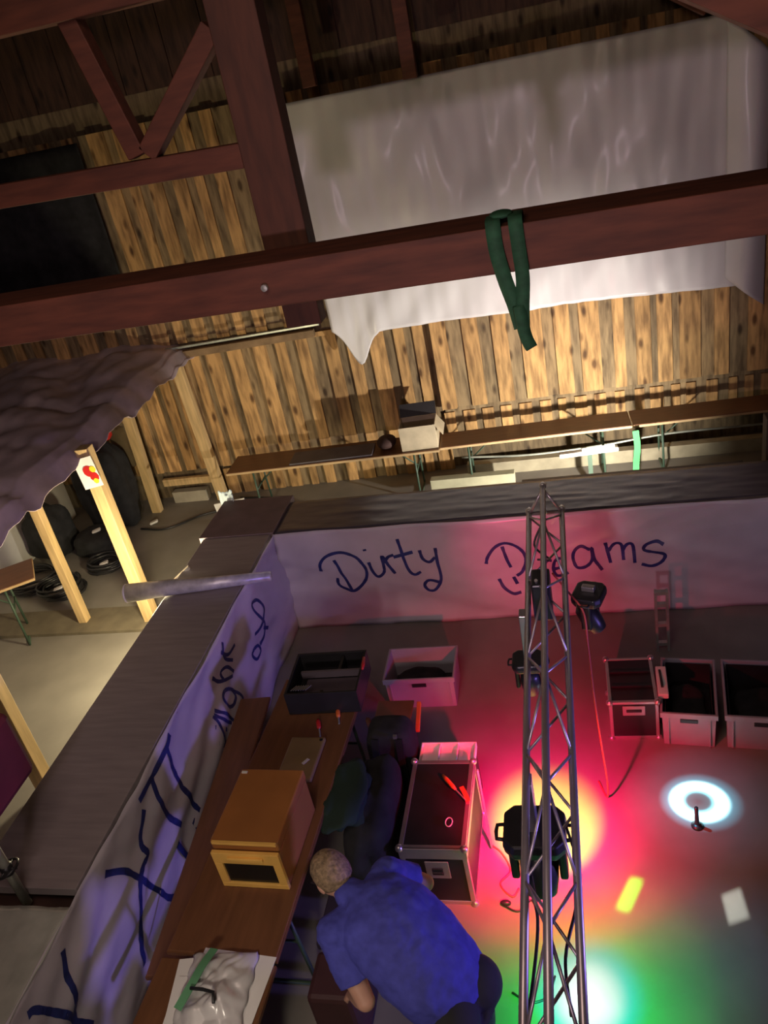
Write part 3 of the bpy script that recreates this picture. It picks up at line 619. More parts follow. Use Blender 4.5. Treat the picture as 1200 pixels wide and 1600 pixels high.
def flight_case(t, x0, x1, y0, y1, z0, z1, e=.03, edgeM=M_ALU):
    obj('case_panel', MB().box((x0 + .004, y0 + .004, z0 + .002), (x1 - .004, y1 - .004, z1 - .004)), M_BLACK, t)
    X = (x0, x1); Y = (y0, y1); Z = (z0, z1)
    k = 0
    for a in X:
        for b in Y: obj('edge_profile', MB().box((min(a, a + (e if a == x0 else -e)), min(b, b + (e if b == y0 else -e)), z0), (max(a, a + (e if a == x0 else -e)), max(b, b + (e if b == y0 else -e)), z1)), edgeM, t, bevel=.003)
    for b in Y:
        for c in Z: obj('edge_profile', MB().box((x0, min(b, b + (e if b == y0 else -e)), min(c, c + (e if c == z0 else -e))), (x1, max(b, b + (e if b == y0 else -e)), max(c, c + (e if c == z0 else -e)))), edgeM, t, bevel=.003)
    for a in X:
        for c in Z: obj('edge_profile', MB().box((min(a, a + (e if a == x0 else -e)), y0, min(c, c + (e if c == z0 else -e))), (max(a, a + (e if a == x0 else -e)), y1, max(c, c + (e if c == z0 else -e)))), edgeM, t, bevel=.003)
    for a in X:
        for b in Y:
            for c in Z: obj('ball_corner', MB().ell((a - (.006 if a == x1 else -.006), b - (.006 if b == y1 else -.006), c - (.006 if c == z1 else -.006)), (.026, .026, .026), nu=12, nv=8), edgeM, t, smooth=True)
def latch(t, x, y, z, w_=.12, h_=.11, M=M_ALU):
    l = obj('latch', MB().box((x - w_ / 2, y - .006, z - h_ / 2), (x + w_ / 2, y + .004, z + h_ / 2)), M, t, bevel=.004)
    obj('latch_wing', MB().tube([(x - .03, y - .012, z - .015), (x + .03, y - .012, z - .015)], .009, 8).box((x - .035, y - .014, z - .035), (x + .035, y - .006, z + .02)), M_BPLAS, l, bevel=.002)
fc = thing('flight_case', 'big black flight case with aluminium edges beside the bending person', 'flight case', (-1.07, 3.65, 0))
flight_case(fc, -1.285, -.865, 3.30, 4.02, .0, .52)
obj('lid_band', MB().box((-1.288, 3.296, .43), (-.862, 3.31, .52)).box((-.868, 3.296, .44), (-.860, 4.02, .50)), M_ALU, fc, bevel=.003)
latch(fc, -1.06, 3.292, .34, .15, .15)
obj('corner_sticker', MB().tube([(-.985 + .022 * math.cos(t), 3.50 + .034 * math.sin(t), .523) for t in [2 * PI * i / 16 for i in range(16)]], .004, 6, True), M_WHITE, fc)
tr = thing('sorting_tray', 'translucent plastic tray lit red behind the big flight case', 'tray', (-1.08, 4.14, .52))
x0, x1, y0, y1, z0, z1 = -1.27, -.875, 4.03, 4.26, .40, .45
obj('tray_shell', MB().box((x0, y0, z0), (x1, y1, z0 + .008)).box((x0, y0, z0), (x0 + .01, y1, z1)).box((x1 - .01, y0, z0), (x1, y1, z1)).box((x0, y0, z0), (x1, y0 + .01, z1)).box((x0, y1 - .01, z0), (x1, y1, z1)), mat('milky_tray', (.88, .84, .85), .35), tr, bevel=.003)
for q_ in (-1.14, -1.01): obj('divider', MB().box((q_, y0 + .01, z0 + .008), (q_ + .007, y1 - .01, z1 - .004)), mat('milky_tray', (0, 0, 0)), tr)
tag(obj('black_crate_base', MB().box((-1.26, 4.05, 0), (-.885, 4.25, .398)), M_BLACK, bevel=.01), 'black box under the red lit sorting tray', 'box')
sd = thing('screwdriver', 'orange handled screwdriver lying on the big flight case', 'screwdriver', (-1.0, 3.78, .535))
obj('handle', MB().tube([(-1.06, 3.87, .537), (-1.03, 3.83, .537), (-.985, 3.775, .537), (-.965, 3.75, .537)], [.010, .016, .015, .009], 10), M_ORPL, sd, smooth=True)
obj('shaft', MB().tube([(-.965, 3.75, .535), (-.89, 3.665, .530)], .005, 8), M_STEEL, sd)
tag(obj('adhesive_tape_strip', ribbon([(-.93, 3.78, .527), (-.90, 3.72, .53), (-.875, 3.66, .53)], .03, (1, .5, 0), .004), M_ORPL), 'orange tape loop at the right edge of the big flight case', 'tape')
tag(obj('lid_stay', MB().bar((-.845, 3.98, .47), (-.79, 3.72, .02), .014, .03), M_ALU), 'thin metal stay leaning on the right side of the big flight case', 'stay')

rc = thing('flight_case', 'small flight case with a silver handle left of the grey crates', 'flight case', (.25, 4.95, 0))
flight_case(rc, .055, .405, 4.72, 5.22, .0, .36, .024)
obj('rack_slot', MB().box((.085, 4.88, .358), (.375, 4.895, .372)).box((.085, 5.04, .358), (.375, 5.055, .372)), M_BPLAS, rc)
hd = obj('handle_plate', MB().box((.15, 4.712, .235), (.31, 4.722, .325)), M_ALU, rc, bevel=.01)
obj('handle_grip', MB().box((.175, 4.705, .27), (.285, 4.716, .295)), M_BPLAS, hd, bevel=.004)
ls = thing('lamp_bar', 'pink lit silver bar leaning on the small flight case', 'bar', (.44, 4.95, 0))
obj('bar_body', MB().bar((.445, 4.77, .36), (.455, 5.05, .39), .075, .05), M_WHITE, ls, bevel=.008)
obj('bar_slot', MB().box((.435, 4.83, .395), (.452, 5.01, .412)), M_BPLAS, ls)
obj('bar_stand', MB().box((.42, 4.88, 0), (.47, 4.94, .36)), M_BPLAS, ls)
sp = thing('perforated_post', 'grey perforated upright behind the small flight case at the long bar', 'post', (.52, 5.75, 0))
obj('rail', MB().box((.49, 5.72, 0), (.51, 5.78, .60)), M_STEEL, sp)
obj('rail', MB().box((.58, 5.72, 0), (.60, 5.78, .60)), M_STEEL, sp)
obj('rung', MB().box((.51, 5.73, .05), (.58, 5.77, .08)).box((.51, 5.73, .25), (.58, 5.77, .28)).box((.51, 5.73, .45), (.58, 5.77, .48)).box((.51, 5.73, .57), (.58, 5.77, .60)), M_STEEL, sp)

# ---- on the folding table
tl = thing('tool_box', 'open black tool box with trays at the far end of the folding table', 'tool box', (-1.93, 4.47, .765), .03, world=False)
open_box(tl, .54, .46, .19, M_BPLAS, .018)
obj('tray', MB().box((-.20, .02, .12), (.25, .04, .175)).box((-.20, -.16, .06), (.24, -.15, .12)), mat('grey_tray', (.12, .10, .12), .5), tl)
obj('tray', MB().box((-.16, -.15, .10), (.24, .02, .11)), mat('grey_tray2', (.10, .08, .10), .5), tl)
obj('divider', MB().box((-.02, -.21, .05), (.0, -.15, .15)).box((.08, .04, .05), (.10, .2, .17)), M_BPLAS, tl)
bs = MB()
for i in range(7): bs.bar((-.22 + i * .018, -.20, .198), (-.185 + i * .018, -.15, .198), .006, .006)
obj('drill_bit_set', bs, M_ALU, tl)
sdr = thing('red_screwdriver', 'red tipped tool sticking up at the right end of the tool box', 'screwdriver', (-1.66, 4.56, .95))
obj('handle', MB().tube([(-1.665, 4.60, .965), (-1.655, 4.52, .965), (-1.65, 4.47, .965)], [.012, .013, .008], 10), M_RED, sdr, smooth=True)
for i, (p, q, M, lb) in enumerate([((-1.955, 4.16, .782), (-1.90, 4.00, .775), M_RED, 'red handled screwdriver on the folding table between tool box and clear tray'),
                                   ((-1.83, 4.26, .782), (-1.79, 4.12, .775), M_ORPL, 'orange handled screwdriver in front of the tool box')]):
    p, q = V(p), V(q); s = thing('screwdriver', lb, 'screwdriver', tuple(p))
    mdl = p.lerp(q, .55)
    obj('handle', MB().tube([p, p.lerp(mdl, .3), p.lerp(mdl, .8), mdl], [.010, .017, .016, .009], 10), M, s, smooth=True)
    obj('shaft', MB().tube([mdl, q], .006, 8), M_STEEL, s)
ty = thing('assortment_box', 'flat yellowish assortment box on the folding table behind the orange case', 'box', (-1.98, 3.79, .762), -.03, world=False)
obj('lid', MB().box((-.125, -.19, .0), (.125, .19, .035)), mat('yellowish_plastic', (.26, .18, .085), .35), ty, bevel=.012)
obj('sticker', MB().bar((.03, -.06, .037), (.06, -.015, .037), .022, .003), M_WHITE, ty)
obj('screw', MB().lathe((.10, .16, .034), [(.012, 0), (.012, .004), (.001, .005)], n=10), M_BPLAS, ty)
oc = thing('orange_case', 'orange brown case with a yellow framed dark window on the folding table', 'case', (-1.99, 3.12, .762), -.03, world=False)
obj('case_body', MB().box((-.20, -.27, .0), (.20, .27, .27)), M_ORANGE, oc, bevel=.008)
obj('lid', MB().box((-.205, -.262, .275), (.205, .275, .345)), M_ORANGE, oc, bevel=.01)
fr = obj('front_frame', MB().box((-.205, -.295, .0), (.205, -.27, .035)).box((-.205, -.295, .20), (.205, -.27, .285)).box((-.205, -.295, .035), (-.155, -.27, .20)).box((.155, -.295, .035), (.205, -.27, .20)), M_YELL, oc, bevel=.003)
obj('window', MB().box((-.155, -.282, .035), (.155, -.271, .20)), mat('dark_window', (.01, .012, .012), .25), oc)
obj('handle', MB().box((-.11, -.312, .235), (.11, -.294, .262)), M_YELL, oc, bevel=.005)
obj('trim_strip', MB().box((-.19, -.272, .330), (.20, -.258, .349)), M_YELL, oc)
obj('clasp', MB().box((-.19, .235, .344), (-.155, .25, .352)), M_WHITE, oc)

# white bags near the bottom edge
def crumple(t, name, cx, cy, z, W, D, M, amp, seed, rz=0, nu=40):
    c, s = math.cos(rz), math.sin(rz)
    def fn(u, v):
        a, b = (u - .5) * W, (v - .5) * D
        k = math.sin(PI * u) ** .5 * math.sin(PI * v) ** .5
        zz = z + .012 + amp * k * (.55 + .9 * abs(nz(a * 7 + seed, b * 7)) + .35 * abs(nz(a * 19, b * 15, seed)))
        a += .03 * nz(v * 5, seed); b += .03 * nz(u * 5, seed + 9)
        return (cx + a * c - b * s, cy + a * s + b * c, zz)
    return obj(name, MB().grid(fn, nu, nu), M, t, smooth=True, solid=.003)
pb = thing('plastic_bag', 'crumpled white plastic bag with a green stripe on the near folding table', 'bag', (-2.0, 2.2, .755))
crumple(pb, 'bag_body', -2.02, 2.19, .765, .36, .46, mat('white_film', (.62, .60, .60), .3, coat=.6, var=.1), .09, 3, .1)
obj('green_print', ribbon([(-2.07, 2.39, .86), (-2.09, 2.28, .885), (-2.11, 2.18, .885), (-2.15, 2.07, .86)], .045, (1, 0, 0), .004), mat('green_print', (.12, .33, .17), .5), pb)
obj('closure_clip', MB().tube([(-2.10, 2.155, .90), (-2.03, 2.15, .905), (-1.97, 2.14, .905), (-1.95, 2.09, .90)], .009, 8), M_BPLAS, pb, smooth=True)
wp = thing('paper_stack', 'white papers under the crumpled bag at the bottom edge', 'paper', (-2.02, 2.1, .755))
for i, (x, y, a) in enumerate([(-2.05, 2.12, .15), (-1.99, 2.14, -.08), (-2.04, 2.0, .05)]):
    d = V((math.sin(a), -math.cos(a), 0)) * -.30
    obj('sheet', MB().bar(V((x, y, .757 + i * .003)) - d, V((x, y, .757 + i * .003)) + d, .42, .002), M_PAPER, wp)

# black jacket and bag, board behind
blob('black_holdall', (-1.495, 3.62, .34), (.165, .38, .34), M_CLOTHB, 'big black holdall between the folding table and the flight case', 'bag', amp=.14, seed=12)
blob('black_jacket', (-1.64, 3.55, .70), (.15, .26, .055), mat('green_black_cloth', (.012, .03, .022), .9, bump=.4), 'greenish black jacket thrown over the black holdall', 'jacket', amp=.3, seed=33)
bp = thing('backpack', 'black backpack standing behind the holdall with a metal buckle', 'backpack', (-1.47, 4.15, 0))
mbb = MB().ell((0, 0, 0), (1, 1, 1), nu=32, nv=20)
for p in mbb.v:
    l = (abs(p.x) ** 5 + abs(p.y) ** 5 + abs(p.z) ** 5) ** (-.2); p.x *= .17 * l; p.y *= .13 * l; p.z *= .36 * l; p += V((-1.46, 4.18, .36))
obj('pack_body', mbb, M_CLOTHB, bp, smooth=True)
obj('shoulder_strap', ribbon([(-1.54, 4.06, .68), (-1.55, 4.03, .5), (-1.55, 4.03, .25)], .05, (1, 0, 0), .012), M_BPLAS, bp)
obj('shoulder_strap', ribbon([(-1.37, 4.06, .68), (-1.37, 4.03, .5), (-1.37, 4.03, .25)], .05, (1, 0, 0), .012), M_BPLAS, bp)
obj('buckle', MB().box((-1.40, 4.04, .70), (-1.375, 4.06, .725)), M_ALU, bp)
tag(obj('brown_board', MB().bar((-1.72, 4.55, .0), (-1.72, 4.50, .46), .03, .03).bar((-1.66, 4.52, .47), (-1.38, 4.52, .47), .30, .02), mat('brown_card', (.20, .08, .04), .6), bevel=.003), 'small brown board behind the black backpack', 'board')
tag(obj('wooden_stick', MB().bar((-1.33, 4.62, .50), (-1.32, 4.38, .44), .03, .03), M_ORPL, bevel=.004), 'thin orange stick upright at the right of the brown board', 'stick')
tag(obj('maroon_crate', MB().box((-1.66, 2.38, .0), (-1.40, 2.66, .47)), mat('maroon_plastic', (.055, .018, .018), .6), bevel=.03), 'dark maroon box on the floor under the bending person', 'box')
tag(obj('maroon_bench', MB().box((-1.72, 2.76, .30), (-1.42, 3.14, .36)).box((-1.70, 2.80, 0), (-1.66, 2.84, .30)).box((-1.48, 2.80, 0), (-1.44, 2.84, .30)).box((-1.70, 3.06, 0), (-1.66, 3.10, .30)).box((-1.48, 3.06, 0), (-1.44, 3.10, .30)), mat('dark_seat', (.03, .02, .035), .6), bevel=.01), 'low dark stool below the head of the bending person', 'stool')

# peg in the ring of light, cables on the floor
pg = thing('floor_peg', 'slim dark peg standing inside the ring of cyan light on the floor', 'peg', (.55, 3.93, 0))
obj('peg_shaft', MB().tube([(.55, 3.925, 0), (.549, 3.93, .02), (.545, 3.93, .17)], [.03, .016, .012], 12), M_BPLAS, pg, smooth=True)
obj('peg_foot', MB().lathe((.55, 3.925, 0), [(.04, 0), (.04, .008), (.015, .02)], n=14), M_BPLAS, pg, smooth=True)
for i, (pts, M, r, lb) in enumerate([
        ([(-.80, 3.75, .008), (-.72, 3.68, .008), (-.66, 3.55, .008), (-.72, 3.45, .008), (-.64, 3.36, .008), (-.60, 3.42, .008)], M_CABRED, .006, 'thin red cable on the floor right of the flight case'),
        ([(-.70, 3.30, .008), (-.60, 3.26, .008), (-.52, 3.34, .008), (-.48, 3.22, .008)], M_BPLAS, .006, 'thin dark cable with a plug left of the truss'),
        ([(-.62, 2.75, .008), (-.52, 2.70, .008), (-.42, 2.74, .008), (-.38, 2.86, .008)], M_BPLAS, .007, 'thin dark cable in the green light left of the truss')]):
    tag(obj('floor_cable', MB().tube(spline(pts, 6), r, 6), M, smooth=True), lb, 'cable')
tag(obj('black_plug', MB().ell((-.68, 3.31, .016), (.035, .02, .016)), M_BPLAS, smooth=True), 'small black plug on the red lit floor', 'plug')
tag(obj('dark_post', MB().bar((1.68, 7.15, 0), (1.68, 7.15, 1.42), .16, .16, (0, 1, 0)), M_DARKW, bevel=.01), 'dark brown post end at the right picture edge above the bar', 'post')
fl = thing('unseen_flood_housing', 'added unseen black housing that shields the flood light behind the long bar', 'lamp', (.45, 7.3, 0))
obj('cutoff_plate', MB().box((-.6, 7.05, .78), (1.5, 7.54, .80)), M_BPLAS, fl)  # unseen plate, added to cut the flood light off along a straight line
obj('back_plate', MB().box((-.6, 7.03, .15), (1.5, 7.05, .80)), M_BPLAS, fl)
obj('foot', MB().box((.3, 7.06, 0), (.6, 7.36, .30)), M_BPLAS, fl, bevel=.01)

# ------------------------------------------------------------------ lighting truss
def TZ(y): return 1.52 + .105 * (y - 1.7)
ts = thing('lighting_truss', 'triangular aluminium lighting truss running away from the camera over the stage lamps', 'truss', (-.265, 3.0, TZ(3.0)))
YN, YF = .3, 4.98
def ch(k, y):
    x = {'l': -.375, 'r': -.155, 'a': -.265}[k]
    return V((x, y, TZ(y) + (.19 if k == 'a' else 0)))
for k in 'lra':
    obj('chord', MB().tube([ch(k, YN), ch(k, YF)], .0185, 14), M_TRUSS, ts, smooth=True)
    obj('end_spigot', MB().lathe(ch(k, YF), [(.02, 0), (.024, .005), (.024, .03), (.012, .035), (.012, .06), (.001, .062)], (0, 1, 0), 12), M_ALU, ts, smooth=True)
npan = 14; dy = (YF - YN - .1) / npan
for pair in ('la', 'ra', 'lr'):
    for i in range(npan):
        a, b = (pair[0], pair[1]) if i % 2 == 0 else (pair[1], pair[0])
        y0 = YN + .05 + i * dy
        obj('brace', MB().tube([ch(a, y0), ch(b, y0 + dy)], .0075, 8), M_TRUSS, ts, smooth=True)
for pair in ('la', 'ra', 'lr'):
    obj('end_brace', MB().tube([ch(pair[0], YF - .02), ch(pair[1], YF - .02)], .009, 8), M_TRUSS, ts, smooth=True)

def moving_head(label, base, hang, tilt, aim_y, scale=1.0, sideways=False):
    """base box under the truss, yoke arms, round head"""
    x, y, z = base
    t = thing('moving_head', label, 'stage light', base, 0, 'moving head lamps on the truss', world=False)
    s = scale
    prof = []
    def octo(z_, k): 
        w_, d_ = .16 * k * s, .14 * k * s; c = .05 * s
        return [(-w_ + c, -d_, z_), (w_ - c, -d_, z_), (w_, -d_ + c, z_), (w_, d_ - c, z_), (w_ - c, d_, z_), (-w_ + c, d_, z_), (-w_, d_ - c, z_), (-w_, -d_ + c, z_)]
    obj('base', MB().loft([octo(0, 1), octo(.05 * s, 1.04), octo(.10 * s, 1)]), M_BPLAS, t, bevel=.01)
    for sx in (-1, 1):
        obj('handle', MB().tube([(sx * .155 * s, -.05 * s, .05 * s), (sx * .20 * s, -.045 * s, .05 * s), (sx * .205 * s, 0, .05 * s), (sx * .20 * s, .045 * s, .05 * s), (sx * .155 * s, .05 * s, .05 * s)], .011 * s, 8), M_BPLAS, t, smooth=True)
        obj('yoke_arm', MB().bar((sx * .13 * s, 0, .0), (sx * .13 * s, 0, -.27 * s), .045 * s, .10 * s, (0, 1, 0)), M_BPLAS, t, bevel=.012)
    obj('clamp', MB().box((-.02, -.04, .10 * s), (.02, .04, hang)), M_ALU, t, bevel=.004)
    rot = Matrix.Rotation(tilt, 3, 'X')
    c = V((0, 0, -.22 * s)); ax = rot @ V((0, 0, -1))
    h = obj('head', MB().lathe(c, [(.001, -.17 * s), (.06 * s, -.165 * s), (.095 * s, -.12 * s), (.105 * s, -.02 * s), (.10 * s, .06 * s), (.085 * s, .14 * s), (.080 * s, .145 * s), (.001, .13 * s)], ax, 24), M_BPLAS, t, smooth=True)
    obj('lens', MB().lathe(c, [(.001, .140 * s), (.072 * s, .146 * s), (.072 * s, .150 * s), (.04 * s, .160 * s), (.001, .165 * s)], ax, 20), M_GLASS, h, smooth=True)
    return t
t1 = moving_head('large black moving head under the truss in front of the red pool of light', (-.37, 2.82, 1.22), TZ(2.82) - 1.22, -.5, 0, .94)
t2 = moving_head('black moving head with a bluish lens hanging on the right of the truss', (-.02, 4.36, 1.56), .10, -.5, 0, .66)
t2.rotation_euler = (0, 0, 1.25)
t3 = moving_head('black moving head hanging behind the left chord of the truss', (-.41, 3.98, 1.36), .40, .2, 0, .6)
cb = thing('control_box', 'small black dimmer box clamped inside the far part of the truss', 'box', (-.29, 4.12, 1.68))
obj('box_body', MB().box((-.345, 4.02, 1.66), (-.235, 4.20, 1.92)), M_BPLAS, cb, bevel=.012)
obj('plug', MB().tube([(-.26, 4.05, 1.92), (-.26, 4.03, 1.95)], .01, 8), M_ALU, cb)
obj('plug', MB().tube([(-.31, 4.05, 1.92), (-.31, 4.03, 1.95)], .01, 8), M_ALU, cb)
tag(obj('red_cable', MB().tube(spline([(-.23, 4.35, 1.78), (-.14, 4.30, 1.66), (-.06, 4.22, 1.56), (-.05, 4.16, 1.35), (-.04, 4.12, 1.0), (-.02, 4.1, .6), (.0, 4.08, .25), (-.01, 4.15, .02), (-.06, 4.3, .008)], 8), .0065, 8), M_CABRED, smooth=True), 'red cable hanging from the truss down to the floor', 'cable')
for i, (pts, lb) in enumerate([([(-.26, 4.6, 2.02), (-.33, 4.5, 1.9), (-.24, 4.4, 1.85), (-.30, 4.25, 1.95)], 'dark cable wound round the far end of the truss'),
                               ([(-.2, 2.6, 1.6), (-.15, 2.4, 1.55), (-.17, 2.25, 1.50), (-.22, 2.05, 1.46), (-.2, 1.8, 1.5)], 'dark cable hanging in the near part of the truss'),
                               ([(-.36, 2.4, 1.55), (-.33, 2.2, 1.48), (-.35, 1.95, 1.45), (-.37, 1.75, 1.5)], 'dark cable along the left chord near the bottom edge')]):
    tag(obj('truss_cable', MB().tube(spline(pts, 6), .007, 6), M_BPLAS, smooth=True), lb, 'cable')

# ------------------------------------------------------------------ bending person
F = V((-.88, .47, 0)).normalized(); Lf = V((-.47, -.88, 0)).normalized(); U = V((0, 0, 1))
def ring(c, a, ra, b, rb, n=24): return [c + a * (ra * math.cos(2 * PI * i / n)) + b * (rb * math.sin(2 * PI * i / n)) for i in range(n)]
def capsule(mb, pts, rs, n=16):
    P = spline(pts, 4) if len(pts) > 2 else [V(p) for p in pts]
    if len(pts) > 2:
        R_ = []
        for i in range(len(pts) - 1):
            for k in range(4): R_.append(rs[i] + (rs[i + 1] - rs[i]) * k / 4)
        R_.append(rs[-1])
    else: R_ = list(rs)
    d0 = (P[0] - P[1]).normalized(); d1 = (P[-1] - P[-2]).normalized(); A, ra = [], []
    for t in (.95, .75, .45): A.append(P[0] + d0 * R_[0] * math.sin(math.acos(1 - t) if t < 1 else PI / 2)); ra.append(R_[0] * (1 - t))
    for t, q in ((.45, .89), (.75, .66), (.97, .24)): pass
    A = [P[0] + d0 * R_[0] * s for s in (.98, .8, .45)]; ra = [R_[0] * math.sqrt(1 - s * s) for s in (.98, .8, .45)]
    B = [P[-1] + d1 * R_[-1] * s for s in (.45, .8, .98)]; rb = [R_[-1] * math.sqrt(1 - s * s) for s in (.45, .8, .98)]
    return mb.tube(A + P + B, ra + R_ + rb, n)
SP = [V((-.76, 2.21, .86)), V((-.82, 2.24, .95)), V((-.93, 2.31, 1.03)), V((-1.05, 2.385, 1.10)), V((-1.16, 2.44, 1.145)), V((-1.235, 2.475, 1.165))]
def torso(mb, grow=0.0, hw=(.185, .215, .235, .23, .205, .135), hd=(.13, .15, .175, .165, .13, .085), k0=0, k1=6, drop=0):
    rings = []
    P = SP[k0:k1]
    W_ = hw[k0:k1]; D_ = hd[k0:k1]
    pts = spline(P, 5); N = len(pts)
    for i, p in enumerate(pts):
        d = (pts[min(i + 1, N - 1)] - pts[max(i - 1, 0)]).normalized(); b = d.cross(Lf).normalized()
        t = i / 5; j = min(int(t), len(W_) - 2); f_ = t - j
        rings.append(ring(p, Lf, W_[j] * (1 - f_) + W_[j + 1] * f_ + grow, b, D_[j] * (1 - f_) + D_[j + 1] * f_ + grow, 28))
    return mb.loft(rings)
shL = V((-1.335, 2.325, 1.145)); elL = V((-1.185, 2.14, .91)); wrL = V((-1.34, 2.31, .66)); 
shR = V((-1.13, 2.665, 1.13)); elR = V((-.975, 2.765, .93)); wrR = V((-1.16, 2.90, .80))
def hand(mb, wr, direction, palm_n, scale=1.0, curl=.6):
    d = V(direction).normalized(); n_ = V(palm_n); n_ = (n_ - d * n_.dot(d)).normalized(); s_ = d.cross(n_)
    pc = wr + d * .055
    mb.ell(pc, (.052, .044, .019), Matrix((d, s_, n_)).transposed(), 16, 10)
    for k, (off, ln) in enumerate(((-.030, .070), (-.010, .082), (.011, .078), (.031, .060))):
        a = wr + d * .085 + s_ * off
        b_ = a + d * ln * .45 + n_ * ln * .10 * curl; c_ = b_ + d * ln * .32 + n_ * ln * .30 * curl; e_ = c_ + d * ln * .14 + n_ * ln * .30 * curl
        capsule(mb, [a, b_, c_, e_], [.0105, .0098, .009, .0078], 10)
    a = wr + d * .03 - s_ * .035; b_ = a + d * .03 - s_ * .03 + n_ * .01; c_ = b_ + d * .03 - s_ * .008 + n_ * .015
    capsule(mb, [a, b_, c_], [.014, .012, .010], 10)
pe = thing('person', 'person in a blue T-shirt and dark shorts bending over the black holdall', 'person', (-.80, 2.25, 0))
body = MB()
torso(body, -.012)
HC = V((-1.385, 2.575, 1.24)); hdir = (F * .80 - U * .50).normalized()          # head centre, face direction
hup = (U * .62 + F * .62); hup = (hup - hdir * hup.dot(hdir)).normalized(); hs = hdir.cross(hup).normalized()
HM = Matrix((hdir, hs, hup)).transposed()
capsule(body, [SP[5] - F * .03, SP[5] + F * .06 + V((0, 0, .01)), HC - hdir * .03 - hup * .03], [.075, .062, .060])
body.ell(HC, (.108, .086, .118), HM, 24, 16)
body.ell(HC + hdir * .035 - hup * .055, (.062, .058, .058), HM, 20, 12)           # jaw
body.ell(HC + hdir * .102 - hup * .015, (.016, .012, .022), HM, 10, 8)            # nose
body.ell(HC + hdir * .088 - hup * .058, (.012, .024, .008), HM, 10, 8)            # lips
for s in (-1, 1):
    body.ell(HC + hs * s * .090 - hup * .012 - hdir * .005, (.020, .010, .032), HM, 12, 8)   # ears
    body.ell(HC + hs * s * .030 + hdir * .088 + hup * .012, (.010, .015, .008), HM, 10, 6)   # brow
for sh_, el_, wr_ in ((shL, elL, wrL), (shR, elR, wrR)):
    capsule(body, [sh_ + F * -.03, sh_.lerp(el_, .5), el_], [.066, .058, .046])
    capsule(body, [el_, el_.lerp(wr_, .35), wr_], [.047, .045, .028])
hand(body, wrL, (wrL - elL) + V((0, 0, -.02)), F * -1 + U * -.4)
hand(body, wrR, (wrR - elR) + V((-.05, .02, -.02)), U * -1)
for s in (1, -1):
    hp = SP[0] + Lf * s * .095; kn = hp + V((.03, -.01, -.41)) + F * .06; an = kn + V((0, 0, -.38)) - F * .07
    an.z = .075
    capsule(body, [hp + V((0, 0, .02)), hp.lerp(kn, .5), kn], [.095, .085, .062])
    capsule(body, [kn, kn.lerp(an, .3), an], [.060, .060, .038])
    capsule(body, [V((an.x, an.y, .045)) - F * .04, V((an.x, an.y, .045)) + F * .08, V((an.x, an.y, .032)) + F * .16], [.036, .042, .028])
bo = obj('body', body, M_SKIN, pe)
md = bo.modifiers.new('join', 'REMESH'); md.mode = 'VOXEL'; md.voxel_size = .0055; md.use_smooth_shade = True
md = bo.modifiers.new('soft', 'SMOOTH'); md.iterations = 3; md.factor = .5
# shirt
sm = MB(); torso(sm, .018, k0=0)
for s in (1, -1): sm.ell(SP[0].lerp(SP[1], .9) + Lf * s * .075 - F * .0 + V((0, 0, .03)), (.135, .135, .12))
sm.loft([ring(SP[0] + V((-.03, .01, .035)), Lf, .20, V((.5, -.25, .8)).normalized().cross(Lf).normalized(), .165, 28), ring(SP[1] + V((-.01, 0, .0)), Lf, .214, V((-.75, .4, .5)).normalized().cross(Lf).normalized(), .165, 28), ring(SP[2], Lf, .23, V((-.75, .4, .5)).normalized().cross(Lf).normalized(), .18, 28)])
for sh_, el_, k in ((shL, elL, .72), (shR, elR, .66)):
    e_ = sh_.lerp(el_, k); d_ = (el_ - sh_).normalized(); a_ = d_.orthogonal().normalized(); b_ = d_.cross(a_)
    c0 = sh_ - d_ * .02
    inner = SP[4] + (c0 - SP[4]) * .35
    sm.loft([ring(inner, a_, .085, b_, .085, 20), ring(c0, a_, .088, b_, .088, 20), ring(sh_.lerp(e_, .5), a_, .084, b_, .082, 20), ring(e_, a_, .086, b_, .084, 20)])
    sm.ell(sh_ - F * .02, (.088, .088, .088))
    capsule(sm, [SP[4], sh_], [.11, .085])
capsule(sm, [SP[4], SP[5] + V((0, 0, .01)), SP[5] + F * .045 + V((0, 0, .025))], [.12, .10, .082])
so = obj('t_shirt', sm, M_SHIRT, pe)
md = so.modifiers.new('join', 'REMESH'); md.mode = 'VOXEL'; md.voxel_size = .009; md.use_smooth_shade = True
md = so.modifiers.new('soft', 'SMOOTH'); md.iterations = 5; md.factor = .5
tx = bpy.data.textures.new('folds', 'CLOUDS'); tx.noise_scale = .09; tx.noise_depth = 2
md = so.modifiers.new('folds', 'DISPLACE'); md.texture = tx; md.strength = .022; md.mid_level = .5
so['label'] = 'blue T-shirt'
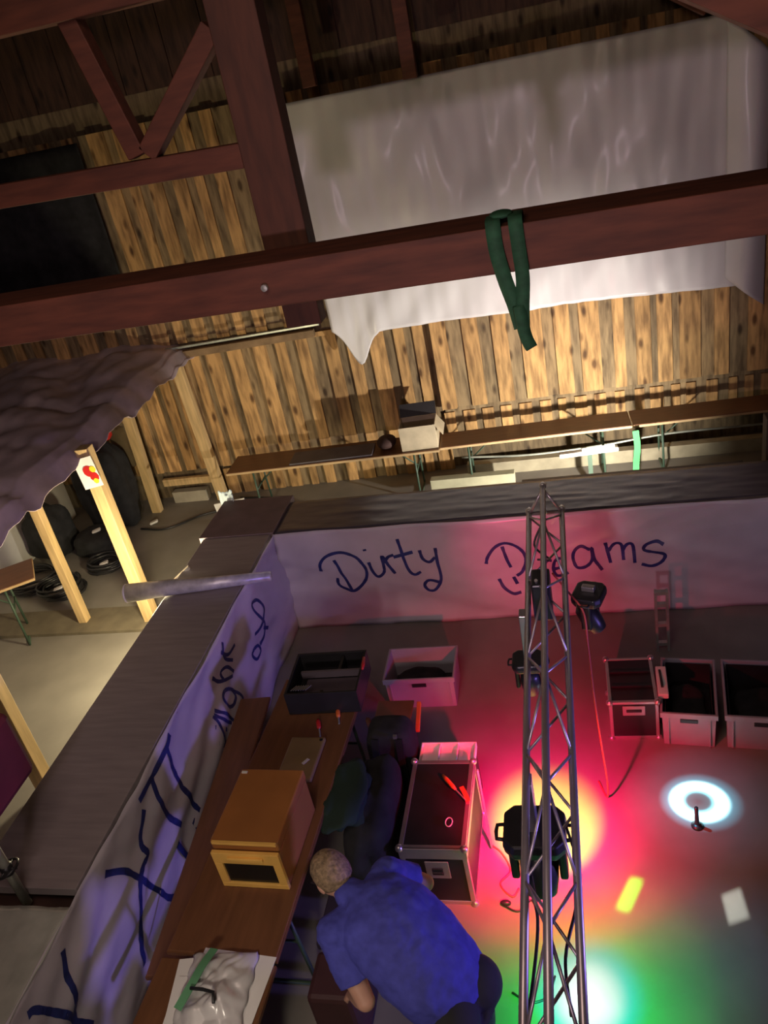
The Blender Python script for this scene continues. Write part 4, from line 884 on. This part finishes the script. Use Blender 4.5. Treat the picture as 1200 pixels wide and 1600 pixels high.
# shorts
hm = MB(); hm.loft([ring(SP[0] + V((.02, -.01, -.04)), Lf, .19, F, .15, 28), ring(SP[0] + V((0, 0, .04)), Lf, .20, (F + U * .4).normalized(), .165, 28), ring(SP[1] + V((0, 0, .0)), Lf, .205, (F * .5 + U).normalized(), .155, 28)])
for s in (1, -1):
    hp = SP[0] + Lf * s * .098; kn = hp + V((.03, -.01, -.38)) + F * .055
    hm.loft([ring(hp + V((0, 0, .04)) - F * .02, Lf, .11, F, .125, 20), ring(hp.lerp(kn, .45), Lf, .105, F, .11, 20), ring(kn, Lf, .098, F, .10, 20)])
    hm.ell(hp - F * .045 + V((0, 0, .02)), (.125, .125, .135))
ho = obj('shorts', hm, M_SHORTS, pe)
md = ho.modifiers.new('join', 'REMESH'); md.mode = 'VOXEL'; md.voxel_size = .010; md.use_smooth_shade = True
md = ho.modifiers.new('soft', 'SMOOTH'); md.iterations = 4; md.factor = .5
# hair cap
hr = MB()
hr.ell(HC + hup * .012 - hdir * .018, (.110, .098, .120), HM, 28, 18)
for p in hr.v:
    q = p - HC; a = q.dot(hdir); u_ = q.dot(hup)
    k = 1 + .035 * nz(p.x * 45, p.y * 45, p.z * 45)
    if a > .02 and u_ < .05: k *= .84
    if u_ < -.055: k *= .80
    p -= q * (1 - k)
ha = obj('hair', hr, M_HAIR, pe, smooth=True, sub=1); ha['label'] = 'short light brown hair'
for s in (1, -1):
    hp = SP[0] + Lf * s * .095; kn = hp + V((.03, -.01, -.41)) + F * .06; an = kn - F * .07
    sh_m = MB(); capsule(sh_m, [V((an.x, an.y, .05)) - F * .05, V((an.x, an.y, .05)) + F * .08, V((an.x, an.y, .042)) + F * .17], [.046, .05, .040], 14)
    for p in sh_m.v: p.z = max(p.z, 0.002)
    obj('shoe', sh_m, M_BPLAS, pe, smooth=True)
gl = MB(); 
gl.tube([HC + hs * .085 + hup * .012 + hdir * .0, HC + hs * .075 + hup * .012 + hdir * .085, HC + hs * .03 + hup * .008 + hdir * .108, HC - hs * .03 + hup * .008 + hdir * .108, HC - hs * .075 + hup * .012 + hdir * .085, HC - hs * .085 + hup * .012], .003, 6)
obj('glasses', gl, M_BPLAS, pe)
